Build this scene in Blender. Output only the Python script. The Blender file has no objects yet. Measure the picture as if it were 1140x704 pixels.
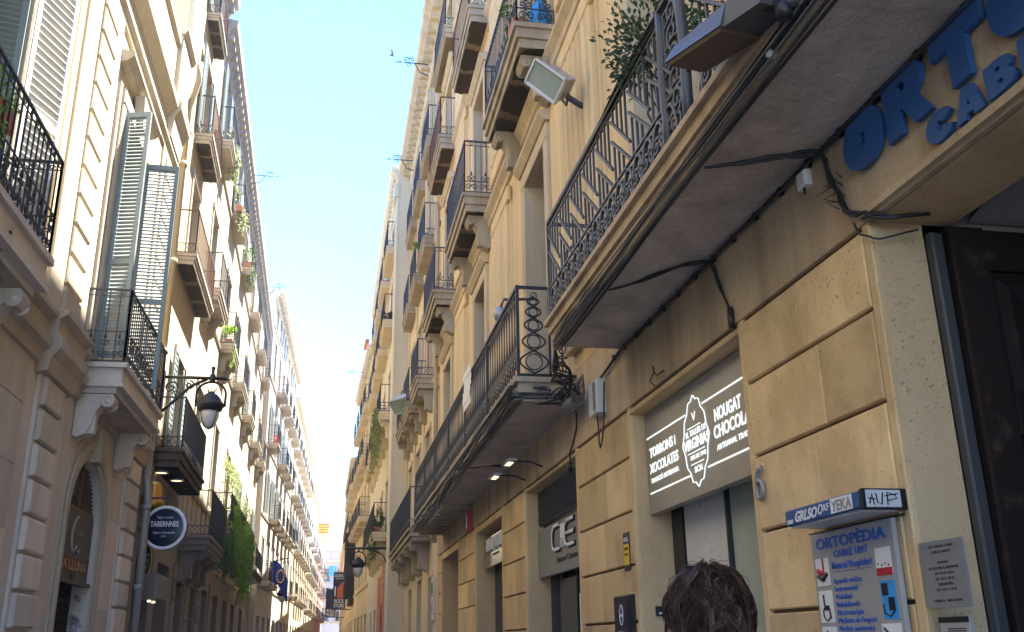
import bpy, bmesh, math, random
from mathutils import Vector, Matrix
random.seed(7)
R_ = random.Random(11)
S = bpy.context.scene
COL = S.collection
V = Vector
PI = math.pi

# ------------------------------------------------------------------ camera
F_, CX, CY = 1067.0, 570.0, 352.0
yc = V((362-CX, CY-717, F_)).normalized()
zc = V((520-CX, CY+2800, F_)); zc = (zc - yc*zc.dot(yc)).normalized()
xc = yc.cross(zc)
if xc.x < 0: xc = -xc
right = V((xc.x, yc.x, zc.x)); up = V((xc.y, yc.y, zc.y)); fwd = V((xc.z, yc.z, zc.z))
cam_d = bpy.data.cameras.new('camera'); cam = bpy.data.objects.new('camera', cam_d); COL.objects.link(cam)
m = Matrix((( right.x, up.x, -fwd.x, 0), (right.y, up.y, -fwd.y, 0), (right.z, up.z, -fwd.z, 1.6), (0,0,0,1)))
cam.matrix_world = m
cam_d.sensor_width = 36; cam_d.lens = 36*F_/1140
cam_d.clip_start = .05; cam_d.clip_end = 2000
S.camera = cam

# ------------------------------------------------------------------ materials
class NT:
    def __init__(s, name):
        s.m = bpy.data.materials.new(name); s.m.use_nodes = True
        s.t = s.m.node_tree; s.n = s.t.nodes; s.l = s.t.links
        s.b = s.n['Principled BSDF']
    def add(s, typ, **kw):
        n = s.n.new(typ)
        for k, v in kw.items(): setattr(n, k, v)
        return n
    def link(s, a, b): s.l.new(a, b)
    def noise(s, scale, detail=4, rough=.55, vec=None, dist=0):
        n = s.add('ShaderNodeTexNoise'); n.inputs['Scale'].default_value = scale; n.inputs['Detail'].default_value = detail
        n.inputs['Roughness'].default_value = rough; n.inputs['Distortion'].default_value = dist
        if vec is not None: s.link(vec, n.inputs['Vector'])
        return n.outputs['Fac']
    def ramp(s, fac, stops):
        r = s.add('ShaderNodeValToRGB'); e = r.color_ramp.elements
        while len(e) < len(stops): e.new(.5)
        for i, (p, c) in enumerate(stops):
            e[i].position = p; e[i].color = (*c, 1) if len(c) == 3 else c
        s.link(fac, r.inputs['Fac']); return r.outputs['Color']
    def mix(s, fac, a, b, mode='MIX'):
        x = s.add('ShaderNodeMix', data_type='RGBA', blend_type=mode)
        for sock, v in ((x.inputs[0], fac), (x.inputs[6], a), (x.inputs[7], b)):
            if isinstance(v, (int, float)): sock.default_value = v
            elif isinstance(v, tuple): sock.default_value = (*v, 1) if len(v) == 3 else v
            else: s.link(v, sock)
        return x.outputs[2]
    def math(s, op, a, b=0.0):
        x = s.add('ShaderNodeMath', operation=op)
        for i, v in enumerate((a, b)):
            if isinstance(v, (int, float)): x.inputs[i].default_value = v
            else: s.link(v, x.inputs[i])
        return x.outputs[0]
    def coords(s, scale=(1,1,1)):
        g = s.add('ShaderNodeNewGeometry')
        mp = s.add('ShaderNodeMapping'); mp.inputs['Scale'].default_value = scale
        s.link(g.outputs['Position'], mp.inputs['Vector']); return mp.outputs['Vector']
    def bump(s, h, strength=.3, dist=.02):
        b = s.add('ShaderNodeBump'); b.inputs['Strength'].default_value = strength; b.inputs['Distance'].default_value = dist
        s.link(h, b.inputs['Height']); s.link(b.outputs['Normal'], s.b.inputs['Normal'])
    def base(s, c): s.link(c, s.b.inputs['Base Color'])

def mul(c, k): return tuple(min(1, x*k) for x in c)

def stone(name, c, stain=.5, var=.25, streak=(2.2, 2.2, .22), pits=True, bump=.5, dirt=(.42,.36,.30), patch=None):
    n = NT(name); P = n.coords()
    big = n.noise(.7, 6, .6, P, .3); fine = n.noise(14, 6, .65, P)
    col = n.mix(big, mul(c, 1-var*1.2), mul(c, 1+var*1.0))
    col = n.mix(n.math('MULTIPLY', fine, .45), col, mul(c, .80))
    if patch:
        pm = n.ramp(n.noise(1.3, 5, .6, n.coords((1,1,.8)), .5), [(.52,(0,0,0)), (.62,(1,1,1))])
        col = n.mix(n.math('MULTIPLY', pm, .55), col, patch)
    st = n.ramp(n.noise(1.0, 8, .66, n.coords(streak), .25), [(.44,(0,0,0)), (.74,(1,1,1))])
    col = n.mix(n.math('MULTIPLY', st, stain), col, n.mix(1.0, col, dirt, 'MULTIPLY'))
    # light mineral runs
    lt = n.ramp(n.noise(1.0, 4, .5, n.coords((3.7, 3.7, .12))), [(.62,(0,0,0)), (.70,(1,1,1))])
    col = n.mix(n.math('MULTIPLY', lt, .18), col, mul(c, 1.5))
    a = n.add('ShaderNodeAttribute'); a.attribute_name = 'rnd'
    br = n.math('ADD', n.math('MULTIPLY', a.outputs['Fac'], .46), .77)
    hv = n.add('ShaderNodeHueSaturation'); n.link(br, hv.inputs['Value']); n.link(col, hv.inputs['Color'])
    col = hv.outputs['Color']
    gr = n.noise(95, 4, .7, P)
    col = n.mix(n.math('MULTIPLY', n.ramp(gr, [(.35,(1,1,1)),(.62,(0,0,0))]), .30), col, mul(c, .62))
    hgt = n.math('ADD', fine, n.math('MULTIPLY', gr, .6))
    if pits:
        pv = n.math('ADD', n.noise(46, 2, .5, P), n.math('MULTIPLY', n.math('SUBTRACT', n.noise(1.7, 3, .6, P), .5), -.22))
        pm = n.ramp(pv, [(.27,(0,0,0)), (.35,(1,1,1))])
        col = n.mix(n.math('MULTIPLY', n.math('SUBTRACT', 1.0, pm), .6), col, mul(c, .4))
        hgt = n.math('ADD', hgt, pm)
    n.base(col); n.b.inputs['Roughness'].default_value = .9
    n.b.inputs['Specular IOR Level'].default_value = .25
    n.bump(hgt, bump, .012)
    return n.m

def paint(name, c, rough=.6, metal=0, wear=None, wscale=6, wth=.6, bump=.1, spec=.5):
    n = NT(name); P = n.coords()
    v = n.noise(3, 5, .6, P)
    col = n.mix(v, mul(c, .82), mul(c, 1.15))
    if wear:
        w = n.ramp(n.noise(wscale, 6, .65, P), [(wth, (0,0,0)), (min(1, wth+.1), (1,1,1))])
        col = n.mix(w, col, wear)
    n.base(col); n.b.inputs['Roughness'].default_value = rough; n.b.inputs['Metallic'].default_value = metal
    n.b.inputs['Specular IOR Level'].default_value = spec
    if bump: n.bump(n.noise(40, 4, .6, P), bump, .005)
    return n.m

def glassm(name, c=(.03,.035,.04), rough=.05):
    n = NT(name); P = n.coords((.6,.6,.6))
    n.base(n.mix(n.noise(1.5, 3, .5, P), mul(c, .5), mul(c, 1.8)))
    n.b.inputs['Roughness'].default_value = rough; n.b.inputs['Specular IOR Level'].default_value = .6
    return n.m

def emis(name, c, s, base=(.8,.8,.8)):
    n = NT(name); n.b.inputs['Base Color'].default_value = (*base, 1)
    n.b.inputs['Emission Color'].default_value = (*c, 1); n.b.inputs['Emission Strength'].default_value = s
    return n.m

def leafm(name, c, c2):
    n = NT(name); a = n.add('ShaderNodeAttribute'); a.attribute_name = 'rnd'
    n.base(n.mix(a.outputs['Fac'], c, c2)); n.b.inputs['Roughness'].default_value = .55
    tr = n.add('ShaderNodeBsdfTranslucent'); n.link(n.mix(a.outputs['Fac'], mul(c,1.6), mul(c2,1.6)), tr.inputs['Color'])
    mx = n.add('ShaderNodeMixShader'); mx.inputs[0].default_value = .4
    n.link(n.b.outputs[0], mx.inputs[1]); n.link(tr.outputs[0], mx.inputs[2])
    n.link(mx.outputs[0], n.n['Material Output'].inputs['Surface'])
    return n.m

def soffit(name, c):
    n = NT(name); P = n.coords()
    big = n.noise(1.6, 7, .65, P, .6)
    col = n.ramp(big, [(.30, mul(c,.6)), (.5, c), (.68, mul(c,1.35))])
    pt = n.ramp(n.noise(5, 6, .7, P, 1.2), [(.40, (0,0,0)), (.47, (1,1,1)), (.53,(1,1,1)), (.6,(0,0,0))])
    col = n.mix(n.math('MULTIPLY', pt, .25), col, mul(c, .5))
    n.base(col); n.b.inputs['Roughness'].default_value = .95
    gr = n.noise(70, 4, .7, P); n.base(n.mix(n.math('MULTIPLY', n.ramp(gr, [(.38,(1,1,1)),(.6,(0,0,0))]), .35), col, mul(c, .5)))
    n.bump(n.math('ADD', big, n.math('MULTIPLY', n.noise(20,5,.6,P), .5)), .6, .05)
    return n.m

M = {}
M['stone_low'] = stone('sandstone_shopfronts', (.78,.57,.30), stain=.5, var=.28, streak=(1.3,1.3,.75), patch=(.50,.33,.16))
M['stone_jamb'] = stone('sandstone_jambs', (.66,.48,.27), stain=.45, streak=(1.3,1.3,.75), var=.2)
M['groove'] = stone('groove_mortar', (.20,.15,.10), stain=.3, pits=False)
M['stone_band'] = stone('sandstone_band_weathered', (.60,.455,.275), stain=.75, var=.35, dirt=(.4,.35,.32))
M['stone_up'] = stone('ochre_facade', (.76,.58,.32), stain=.5, var=.18, streak=(3.5,3.5,.1), dirt=(.55,.46,.36))
M['stone_frame'] = stone('window_frame_stone', (.60,.49,.33), stain=.5, var=.15)
M['slab'] = stone('balcony_slab_stone', (.42,.36,.26), stain=.75, var=.2, dirt=(.42,.37,.32))
M['cream'] = stone('cream_render', (.68,.57,.38), stain=.28, var=.1, streak=(2.5,2.5,.1), dirt=(.62,.55,.45), pits=False)
M['pale'] = stone('pale_render', (.66,.58,.42), stain=.25, var=.1, streak=(2,2,.1), dirt=(.66,.6,.52), pits=False)
M['l_low'] = stone('left_ashlar_low', (.66,.59,.50), stain=.35, var=.15, streak=(1.6,1.6,.5))
M['l_up'] = stone('left_stone_upper', (.55,.485,.37), stain=.38, var=.15, dirt=(.7,.6,.46))
M['l_trim'] = stone('left_stone_trim', (.50,.44,.345), stain=.45, var=.15)
M['l_ochre'] = stone('left_ochre_panel', (.68,.55,.30), stain=.15, var=.1, pits=False)
M['l_render'] = stone('left_render_white', (.52,.445,.315), stain=.4, var=.08, streak=(2.5,2.5,.12), dirt=(.7,.62,.5), pits=False)
M['l_yellow'] = stone('left_render_yellow', (.54,.445,.29), stain=.4, var=.08, pits=False)
M['l_grey'] = stone('left_render_grey', (.50,.45,.37), stain=.3, var=.08, pits=False)
M['blue_gr'] = stone('blue_grey_render', (.42,.45,.50), stain=.15, var=.06, pits=False)
M['pink'] = stone('pink_render', (.55,.34,.28), stain=.2, var=.08, pits=False)
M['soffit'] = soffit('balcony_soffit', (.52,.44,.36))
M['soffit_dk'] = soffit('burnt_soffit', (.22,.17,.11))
M['iron'] = paint('black_iron', (.022,.023,.026), .5, .3, wear=(.09,.055,.03), wth=.66)
M['iron_bl'] = paint('blue_grey_iron', (.05,.053,.06), .5, .3, wear=(.16,.09,.05), wth=.62)
M['rust'] = paint('rusty_iron', (.14,.075,.055), .8, .1, wear=(.05,.035,.03), wth=.55)
M['grey_iron'] = paint('grey_painted_iron', (.062,.066,.07), .5, .2, wear=(.12,.07,.04), wth=.62)
M['zinc'] = paint('zinc_pipe', (.30,.30,.29), .5, .4, wear=(.16,.13,.1), wth=.6)
M['grey_pipe'] = paint('painted_drainpipe', (.38,.31,.22), .7, 0, wear=(.2,.14,.1), wth=.62)
M['glass'] = glassm('window_glass')
M['glass_lt'] = glassm('shop_glass', (.38,.42,.35), .10)
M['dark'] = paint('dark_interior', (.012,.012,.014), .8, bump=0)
M['wood_dk'] = paint('dark_brown_door_wood', (.022,.014,.012), .75, spec=.15, wear=(.06,.04,.03), wth=.6)
M['frame_w'] = paint('painted_window_frame', (.42,.37,.30), .6)
M['frame_br'] = paint('brown_window_frame', (.12,.075,.045), .6)
M['frame_gr'] = paint('grey_green_frame', (.30,.34,.33), .6)
M['shutter'] = paint('grey_green_shutter', (.22,.27,.265), .6, wear=(.22,.2,.17), wth=.62)
M['shutter_w'] = paint('pale_grey_shutter', (.62,.62,.60), .6)
M['sign_gr'] = paint('warm_grey_signboard', (.33,.30,.245), .38, bump=.02)
M['sign_gr2'] = paint('grey_signboard', (.24,.235,.23), .6, wear=(.15,.14,.13), wth=.66)
M['mirror'] = paint('glossy_sign_panel', (.36,.34,.27), .12, .75, bump=.03)
M['white_lit'] = emis('backlit_white_lettering', (.9,1,1), .06)
M['white'] = paint('white_paint', (.78,.78,.76), .5, bump=0)
M['offw'] = paint('off_white_plastic', (.60,.60,.57), .5, wear=(.4,.36,.3), wth=.62)
M['ltgrey'] = paint('light_grey_panel', (.40,.40,.385), .35, .2, bump=.02)
M['steel'] = paint('brushed_steel', (.33,.34,.35), .4, .5)
M['blue'] = paint('cobalt_blue_letters', (.020,.088,.25), .5, bump=.03)
M['blue_txt'] = paint('blue_print', (.04,.12,.42), .5, bump=0)
M['navy'] = paint('navy_sign', (.012,.018,.035), .35, bump=.02)
M['black'] = paint('black_plastic', (.012,.012,.013), .4, bump=0)
M['cable'] = paint('black_cable', (.018,.018,.02), .5, bump=0)
M['cable_gr'] = paint('grey_cable', (.16,.155,.15), .6, bump=0)
M['yellow'] = paint('yellow_sticker', (.75,.52,.02), .5, bump=0)
M['red'] = paint('red_plastic', (.45,.02,.03), .4, bump=0)
M['orange'] = paint('orange_print', (.55,.13,.03), .5, bump=.02)
M['cyan'] = paint('cyan_print', (.03,.32,.70), .5, bump=0)
M['gold'] = paint('brass', (.48,.28,.07), .32, .8)
M['green_dk'] = paint('dark_green_sign', (.02,.035,.022), .4, bump=.02)
M['pinkp'] = paint('pink_print', (.6,.25,.3), .6, bump=0)
M['lens'] = glassm('floodlight_glass', (.20,.24,.20), .12)
M['lampg'] = glassm('lamp_glass', (.62,.60,.56), .25)
M['plaster_in'] = paint('hall_plaster', (.30,.28,.27), .9)
M['lamp_on'] = emis('lit_spot_lens', (1,.80,.5), .12)
M['stain'] = paint('near_black_underside', (.045,.038,.03), .95, bump=.3)
M['hair'] = paint('dark_brown_hair', (.042,.022,.014), .5, bump=0, spec=.2)
M['hair2'] = paint('lighter_brown_hair', (.15,.085,.055), .5, bump=0, spec=.25)
M['skin'] = paint('skin', (.52,.31,.22), .5, bump=.03)
M['shirt'] = paint('navy_cotton', (.03,.04,.07), .9)
M['trous'] = paint('grey_cotton', (.09,.09,.10), .9)
M['terra'] = paint('terracotta', (.42,.16,.08), .85)
M['leaf'] = leafm('dark_leaf', (.03,.065,.018), (.09,.15,.04))
M['leaf_mid'] = leafm('mid_green_leaf', (.07,.14,.03), (.19,.30,.07))
M['l_dark'] = stone('left_dark_stone', (.27,.235,.20), stain=.4, var=.18, streak=(1.6,1.6,.5))
M['l_black'] = stone('near_black_stone', (.12,.10,.088), stain=.5, var=.2)  # near-black tone for balcony slabs
M['leaf_lt'] = leafm('bright_leaf', (.08,.16,.02), (.22,.34,.05))
M['leaf_dk'] = leafm('deep_leaf', (.025,.05,.022), (.055,.09,.035))
M['leaf_y'] = leafm('pale_foliage', (.12,.16,.06), (.26,.28,.12))
M['stem'] = paint('stem', (.12,.08,.045), .9)
M['asphalt'] = paint('paving_stone', (.40,.375,.34), .85, wear=(.30,.28,.25), wth=.55)
M['kerb'] = stone('kerb_stone', (.25,.24,.22), stain=.3)
M['mural'] = paint('red_mural_paint', (.45,.10,.06), .8, wear=(.5,.42,.3), wth=.52)
M['flag_b'] = paint('blue_flag', (.02,.045,.25), .8, bump=0)
M['flag_y'] = paint('yellow_cloth', (.80,.50,.03), .8, bump=0)
M['flag_r'] = paint('red_cloth', (.55,.04,.03), .8, bump=0)
M['tile'] = stone('roof_tile', (.36,.17,.10), stain=.4, pits=False)
M['wood_gal'] = paint('dark_gallery_wood', (.045,.035,.03), .7, wear=(.1,.075,.055), wth=.6)

# ------------------------------------------------------------------ frames and mesh builder
class Fr:
    """facade frame: u along the wall, d out towards the street, z up"""
    def __init__(s, o, a, n):
        s.o = V((*o, 0)) if len(o) == 2 else V(o); s.a = V((*a, 0)).normalized(); s.n = V((*n, 0)).normalized()
    def __call__(s, u, z, d=0): return s.o + s.a*u + s.n*d + V((0,0,z))
def wallframe(p0, p1, side):   # side +1: normal towards +x
    a = V((p1[0]-p0[0], p1[1]-p0[1])).normalized()
    n = V((a.y, -a.x)) if side > 0 else V((-a.y, a.x))
    return Fr(p0, a, n)
FR = Fr((2.6,0), (0,1), (-1,0))
FL = Fr((-3.5,0), (0,1), (1,0))

class MB:
    def __init__(s): s.v = []; s.f = []; s.r = []; s.mi = []; s.smooth = []; s.cm = 0; s.cr = .5
    def face(s, pts, mi=None, sm=False):
        i = len(s.v); s.v += [V(p) for p in pts]; s.f.append(tuple(range(i, i+len(pts))))
        s.r.append(s.cr); s.mi.append(s.cm if mi is None else mi); s.smooth.append(sm)
    def faces(s, vs, fs, sm=False):
        i = len(s.v); s.v += [V(p) for p in vs]
        for f in fs:
            s.f.append(tuple(i+k for k in f)); s.r.append(s.cr); s.mi.append(s.cm); s.smooth.append(sm)
    def hexa(s, p):
        s.faces(p, [(0,1,2,3),(7,6,5,4),(0,4,5,1),(1,5,6,2),(2,6,7,3),(3,7,4,0)])
    def box(s, F, u0, u1, z0, z1, d0, d1, cham=0):
        if cham:
            c = cham
            b = [F(u0,z0,d0),F(u1,z0,d0),F(u1,z1,d0),F(u0,z1,d0)]
            mm = [F(u0,z0,d1-c),F(u1,z0,d1-c),F(u1,z1,d1-c),F(u0,z1,d1-c)]
            t = [F(u0+c,z0+c,d1),F(u1-c,z0+c,d1),F(u1-c,z1-c,d1),F(u0+c,z1-c,d1)]
            fs = [(8,9,10,11)]
            for k in range(4):
                j = (k+1) % 4
                fs += [(k, j, j+4, k+4), (k+4, j+4, j+8, k+8)]
            fs.append((3,2,1,0))
            s.faces(b+mm+t, fs); return
        s.hexa([F(u0,z0,d0),F(u1,z0,d0),F(u1,z1,d0),F(u0,z1,d0),F(u0,z0,d1),F(u1,z0,d1),F(u1,z1,d1),F(u0,z1,d1)])
    def bar(s, p, q, r, r2=None, n=4):
        s.tube([p, q], r, n, r2)
    def tube(s, pts, r, n=5, r2=None, cap=True, sm=True):
        pts = [V(p) for p in pts]; k = len(pts)
        rs = [r]*k if r2 is None else [r+(r2-r)*i/(k-1) for i in range(k)]
        if isinstance(r, (list, tuple)): rs = list(r)
        t0 = (pts[1]-pts[0]).normalized()
        ref = V((0,0,1)) if abs(t0.z) < .9 else V((0,1,0))
        x = t0.cross(ref).normalized(); vs = []
        for i, p in enumerate(pts):
            t = (pts[min(i+1,k-1)]-pts[max(i-1,0)])
            if t.length < 1e-9: t = t0
            t.normalize(); x = (x - t*x.dot(t))
            if x.length < 1e-6: x = t.cross(V((.3,.5,.8)))
            x.normalize(); y = t.cross(x)
            for j in range(n):
                a = 2*PI*(j+.5)/n; vs.append(p + (x*math.cos(a)+y*math.sin(a))*rs[i])
        fs = []
        for i in range(k-1):
            for j in range(n): fs.append((i*n+j, i*n+(j+1)%n, (i+1)*n+(j+1)%n, (i+1)*n+j))
        if cap: fs += [tuple(range(n-1,-1,-1)), tuple((k-1)*n+j for j in range(n))]
        s.faces(vs, fs, sm and n > 4)
    def lathe(s, c, prof, n=16, axis=None, sm=True, a0=0, a1=2*PI):
        """prof = [(radius, height)]; axis = (x,y,z) basis"""
        X, Y, Z = axis or (V((1,0,0)), V((0,1,0)), V((0,0,1)))
        c = V(c); vs = []; k = len(prof); full = abs(a1-a0-2*PI) < 1e-6; nn = n if full else n+1
        for r, h in prof:
            for j in range(nn):
                a = a0+(a1-a0)*j/n; vs.append(c + X*(r*math.cos(a)) + Y*(r*math.sin(a)) + Z*h)
        fs = []
        for i in range(k-1):
            for j in range(n): fs.append((i*nn+j, i*nn+(j+1)%nn, (i+1)*nn+(j+1)%nn, (i+1)*nn+j))
        s.faces(vs, fs, sm)
    def extrude_uz(s, F, prof, d0, d1):   # polygon in (u,z) extruded in d
        n = len(prof); a = [F(u,z,d0) for u,z in prof]; b = [F(u,z,d1) for u,z in prof]
        s.faces(a+b, [tuple(range(n)), tuple(range(2*n-1,n-1,-1))]+[(i,(i+1)%n,n+(i+1)%n,n+i) for i in range(n)])
    def extrude_dz(s, F, prof, u0, u1):   # polygon in (d,z) extruded along u  (mouldings, cornices, corbels)
        n = len(prof); a = [F(u0,z,d) for d,z in prof]; b = [F(u1,z,d) for d,z in prof]
        s.faces(a+b, [tuple(range(n)), tuple(range(2*n-1,n-1,-1))]+[(i,(i+1)%n,n+(i+1)%n,n+i) for i in range(n)])
    def build(s, name, mats, parent=None, origin=None):
        if not s.f: return None
        if origin is None: origin = V(parent['_o']) if parent is not None and '_o' in parent else (s.v[0] if parent is None else V((0,0,0)))
        origin = V(origin)
        me = bpy.data.meshes.new(name); me.from_pydata([v-origin for v in s.v], [], s.f)
        if not isinstance(mats, (list, tuple)): mats = [mats]
        for mm in mats: me.materials.append(mm)
        me.polygons.foreach_set('material_index', s.mi); me.polygons.foreach_set('use_smooth', s.smooth)
        at = me.attributes.new('rnd', 'FLOAT', 'FACE'); at.data.foreach_set('value', s.r)
        bm = bmesh.new(); bm.from_mesh(me); bmesh.ops.recalc_face_normals(bm, faces=bm.faces); bm.to_mesh(me); bm.free()
        me.update()
        o = bpy.data.objects.new(name, me); COL.objects.link(o)
        o['_o'] = list(origin)
        if parent is not None: o.parent = parent
        else: o.location = origin
        return o

def thing(name, label, cat, loc, group=None):
    o = bpy.data.objects.new(name, None); COL.objects.link(o); o.empty_display_size = .2
    o.location = loc; o['_o'] = list(loc); o['label'] = label; o['category'] = cat
    if group: o['group'] = group
    return o
def tag(o, label, cat, group=None, kind=None):
    if kind: o['kind'] = kind
    if label: o['label'] = label
    if cat: o['category'] = cat
    if group: o['group'] = group
    return o

# ------------------------------------------------------------------ text and flat shapes
def mesh_of(cu):
    ob = bpy.data.objects.new('tmp', cu); COL.objects.link(ob)
    dg = bpy.context.evaluated_depsgraph_get(); dg.update()
    me = bpy.data.meshes.new_from_object(ob.evaluated_get(dg))
    bpy.data.objects.remove(ob); return me
def text_mb(mb, body, F3, size=.1, width=None, align='CENTER', bold=0.0, depth=.002, shear=0, space=1.0, mi=None, sx=1.0):
    """F3 = (origin, x dir, y dir, normal)"""
    cu = bpy.data.curves.new('txt', 'FONT'); cu.body = body; cu.size = size*1.38; cu.align_x = align; cu.align_y = 'BOTTOM_BASELINE'
    cu.offset = bold*size; cu.extrude = depth; cu.shear = shear; cu.space_character = space; cu.resolution_u = 3
    me = mesh_of(cu); o, X, Y, N = [V(q) for q in F3]
    xs = [v.co.x for v in me.vertices]
    if not xs: return
    k = sx
    if width: k = width/max(1e-6, max(xs)-min(xs))
    vs = [o + X*(v.co.x*k) + Y*v.co.y + N*(v.co.z+depth) for v in me.vertices]
    cm = mb.cm
    if mi is not None: mb.cm = mi
    mb.faces(vs, [tuple(p.vertices) for p in me.polygons]); mb.cm = cm
    bpy.data.meshes.remove(me); bpy.data.curves.remove(cu)
def shape_mb(mb, loops, F3, depth=.03, mi=None):
    cu = bpy.data.curves.new('shp', 'CURVE'); cu.dimensions = '2D'; cu.fill_mode = 'BOTH'; cu.extrude = depth
    for lp in loops:
        sp = cu.splines.new('POLY'); sp.points.add(len(lp)-1); sp.use_cyclic_u = True
        for p, q in zip(sp.points, lp): p.co = (q[0], q[1], 0, 1)
    me = mesh_of(cu); o, X, Y, N = [V(q) for q in F3]; cm = mb.cm
    if mi is not None: mb.cm = mi
    mb.faces([o + X*v.co.x + Y*v.co.y + N*(v.co.z+depth) for v in me.vertices], [tuple(p.vertices) for p in me.polygons]); mb.cm = cm
    bpy.data.meshes.remove(me); bpy.data.curves.remove(cu)
def wf(F, u, z, d, flip):   # text frame on a wall; flip=True: reading direction is -u
    return (F(u,z,d), -F.a if flip else F.a, V((0,0,1)), F.n)

# ------------------------------------------------------------------ walls
def wall(mb, F, u0, u1, z0, z1, holes=(), d=0.0, depth=.3, arches=(), reveal_mi=None, skip_reveal=False):
    us = sorted({u0, u1, *[h[0] for h in holes], *[h[1] for h in holes]}); zs = sorted({z0, z1, *[h[2] for h in holes], *[h[3] for h in holes]})
    us = [u for u in us if u0-1e-6 <= u <= u1+1e-6]; zs = [z for z in zs if z0-1e-6 <= z <= z1+1e-6]
    for i in range(len(us)-1):
        j = 0
        while j < len(zs)-1:
            cu = (us[i]+us[i+1])/2
            inside = lambda jj: any(h[0] < cu < h[1] and h[2] < (zs[jj]+zs[jj+1])/2 < h[3] for h in holes)
            if inside(j): j += 1; continue
            k = j
            while k+1 < len(zs)-1 and not inside(k+1): k += 1
            mb.face([F(us[i],zs[j],d),F(us[i+1],zs[j],d),F(us[i+1],zs[k+1],d),F(us[i],zs[k+1],d)]); j = k+1
    cm = mb.cm
    for h in holes:
        if reveal_mi is not None: mb.cm = reveal_mi
        a, b, c, e = h[:4]; D = d-(h[4] if len(h) > 4 and h[4] else depth); ar = h in arches
        rise = (b-a)/2*.9 if ar else 0
        sp = e-rise
        mb.face([F(a,c,d),F(a,c,D),F(a,sp,D),F(a,sp,d)]); mb.face([F(b,c,d),F(b,c,D),F(b,sp,D),F(b,sp,d)])
        mb.face([F(a,c,d),F(b,c,d),F(b,c,D),F(a,c,D)])
        if not ar: mb.face([F(a,e,d),F(b,e,d),F(b,e,D),F(a,e,D)])
        else:
            N = 12; pts = [((a+b)/2-(b-a)/2*math.cos(PI*t/N), sp+rise*math.sin(PI*t/N)) for t in range(N+1)]
            for (ua,za),(ub,zb) in zip(pts, pts[1:]):
                mb.face([F(ua,za,d),F(ub,zb,d),F(ub,zb,D),F(ua,za,D)], sm=True)
                mb.face([F(ua,za,d),F(ub,zb,d),F(ub,e,d),F(ua,e,d)], mi=cm)
        mb.cm = cm
def shell(mb, F, u0, u1, z0, z1, d=0.0, thick=9.0):   # sides, top and back of a building behind its facade
    for u in (u0, u1): mb.face([F(u,z0,d),F(u,z1,d),F(u,z1,d-thick),F(u,z0,d-thick)])
    mb.face([F(u0,z1,d),F(u1,z1,d),F(u1,z1,d-thick),F(u0,z1,d-thick)])
    mb.face([F(u0,z0,d-thick),F(u1,z0,d-thick),F(u1,z1,d-thick),F(u0,z1,d-thick)])
def blocks(mb, F, u0, u1, zs, d0, d1, gap=.012, cham=.012, vjoint=0):
    for a, b in zip(zs, zs[1:]):
        cuts = [u0, u1]
        if vjoint:
            k = max(1, round((u1-u0)/vjoint)); off = R_.uniform(-.25,.25)
            cuts = [u0]+[u0+(u1-u0)*(i+off)/k for i in range(1,k)]+[u1]
        for p, q in zip(cuts, cuts[1:]):
            mb.cr = R_.random(); mb.box(F, p+(.004 if p != u0 else 0), q-(.004 if q != u1 else 0), a+gap, b-gap, d0, d1, cham)
    mb.cr = .5

def window(F, parent, u0, u1, z0, z1, D, frame='frame_w', far=False, mull=1, trans=.78, glass='glass', door=True):
    """sash window set back at depth D; far ones are one mesh"""
    f = MB(); t = .07
    f.box(F, u0, u0+t, z0, z1, D, D+.05); f.box(F, u1-t, u1, z0, z1, D, D+.05)
    f.box(F, u0+t, u1-t, z1-t, z1, D, D+.05); f.box(F, u0+t, u1-t, z0, z0+t*2.2, D, D+.05)
    mid = (u0+u1)/2
    if mull: f.box(F, mid-.05, mid+.05, z0+t*2.2, z1-t, D+.005, D+.06)
    if trans:
        zt = z0+(z1-z0)*trans
        f.box(F, u0+t, mid-.05, zt, zt+.07, D+.003, D+.055); f.box(F, mid+.05, u1-t, zt, zt+.07, D+.003, D+.055)
    if far:
        f.cm = 1; f.face([F(u0,z0,D+.01),F(u1,z0,D+.01),F(u1,z1,D+.01),F(u0,z1,D+.01)])
        return f.build('window', [M[frame], M[glass]], parent)
    o = f.build('window', M[frame], parent)
    g = MB(); g.box(F, u0+.01, u1-.01, z0+.01, z1-.01, D+.012, D+.02); g.build('pane', M[glass], o)
    return o

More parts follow.
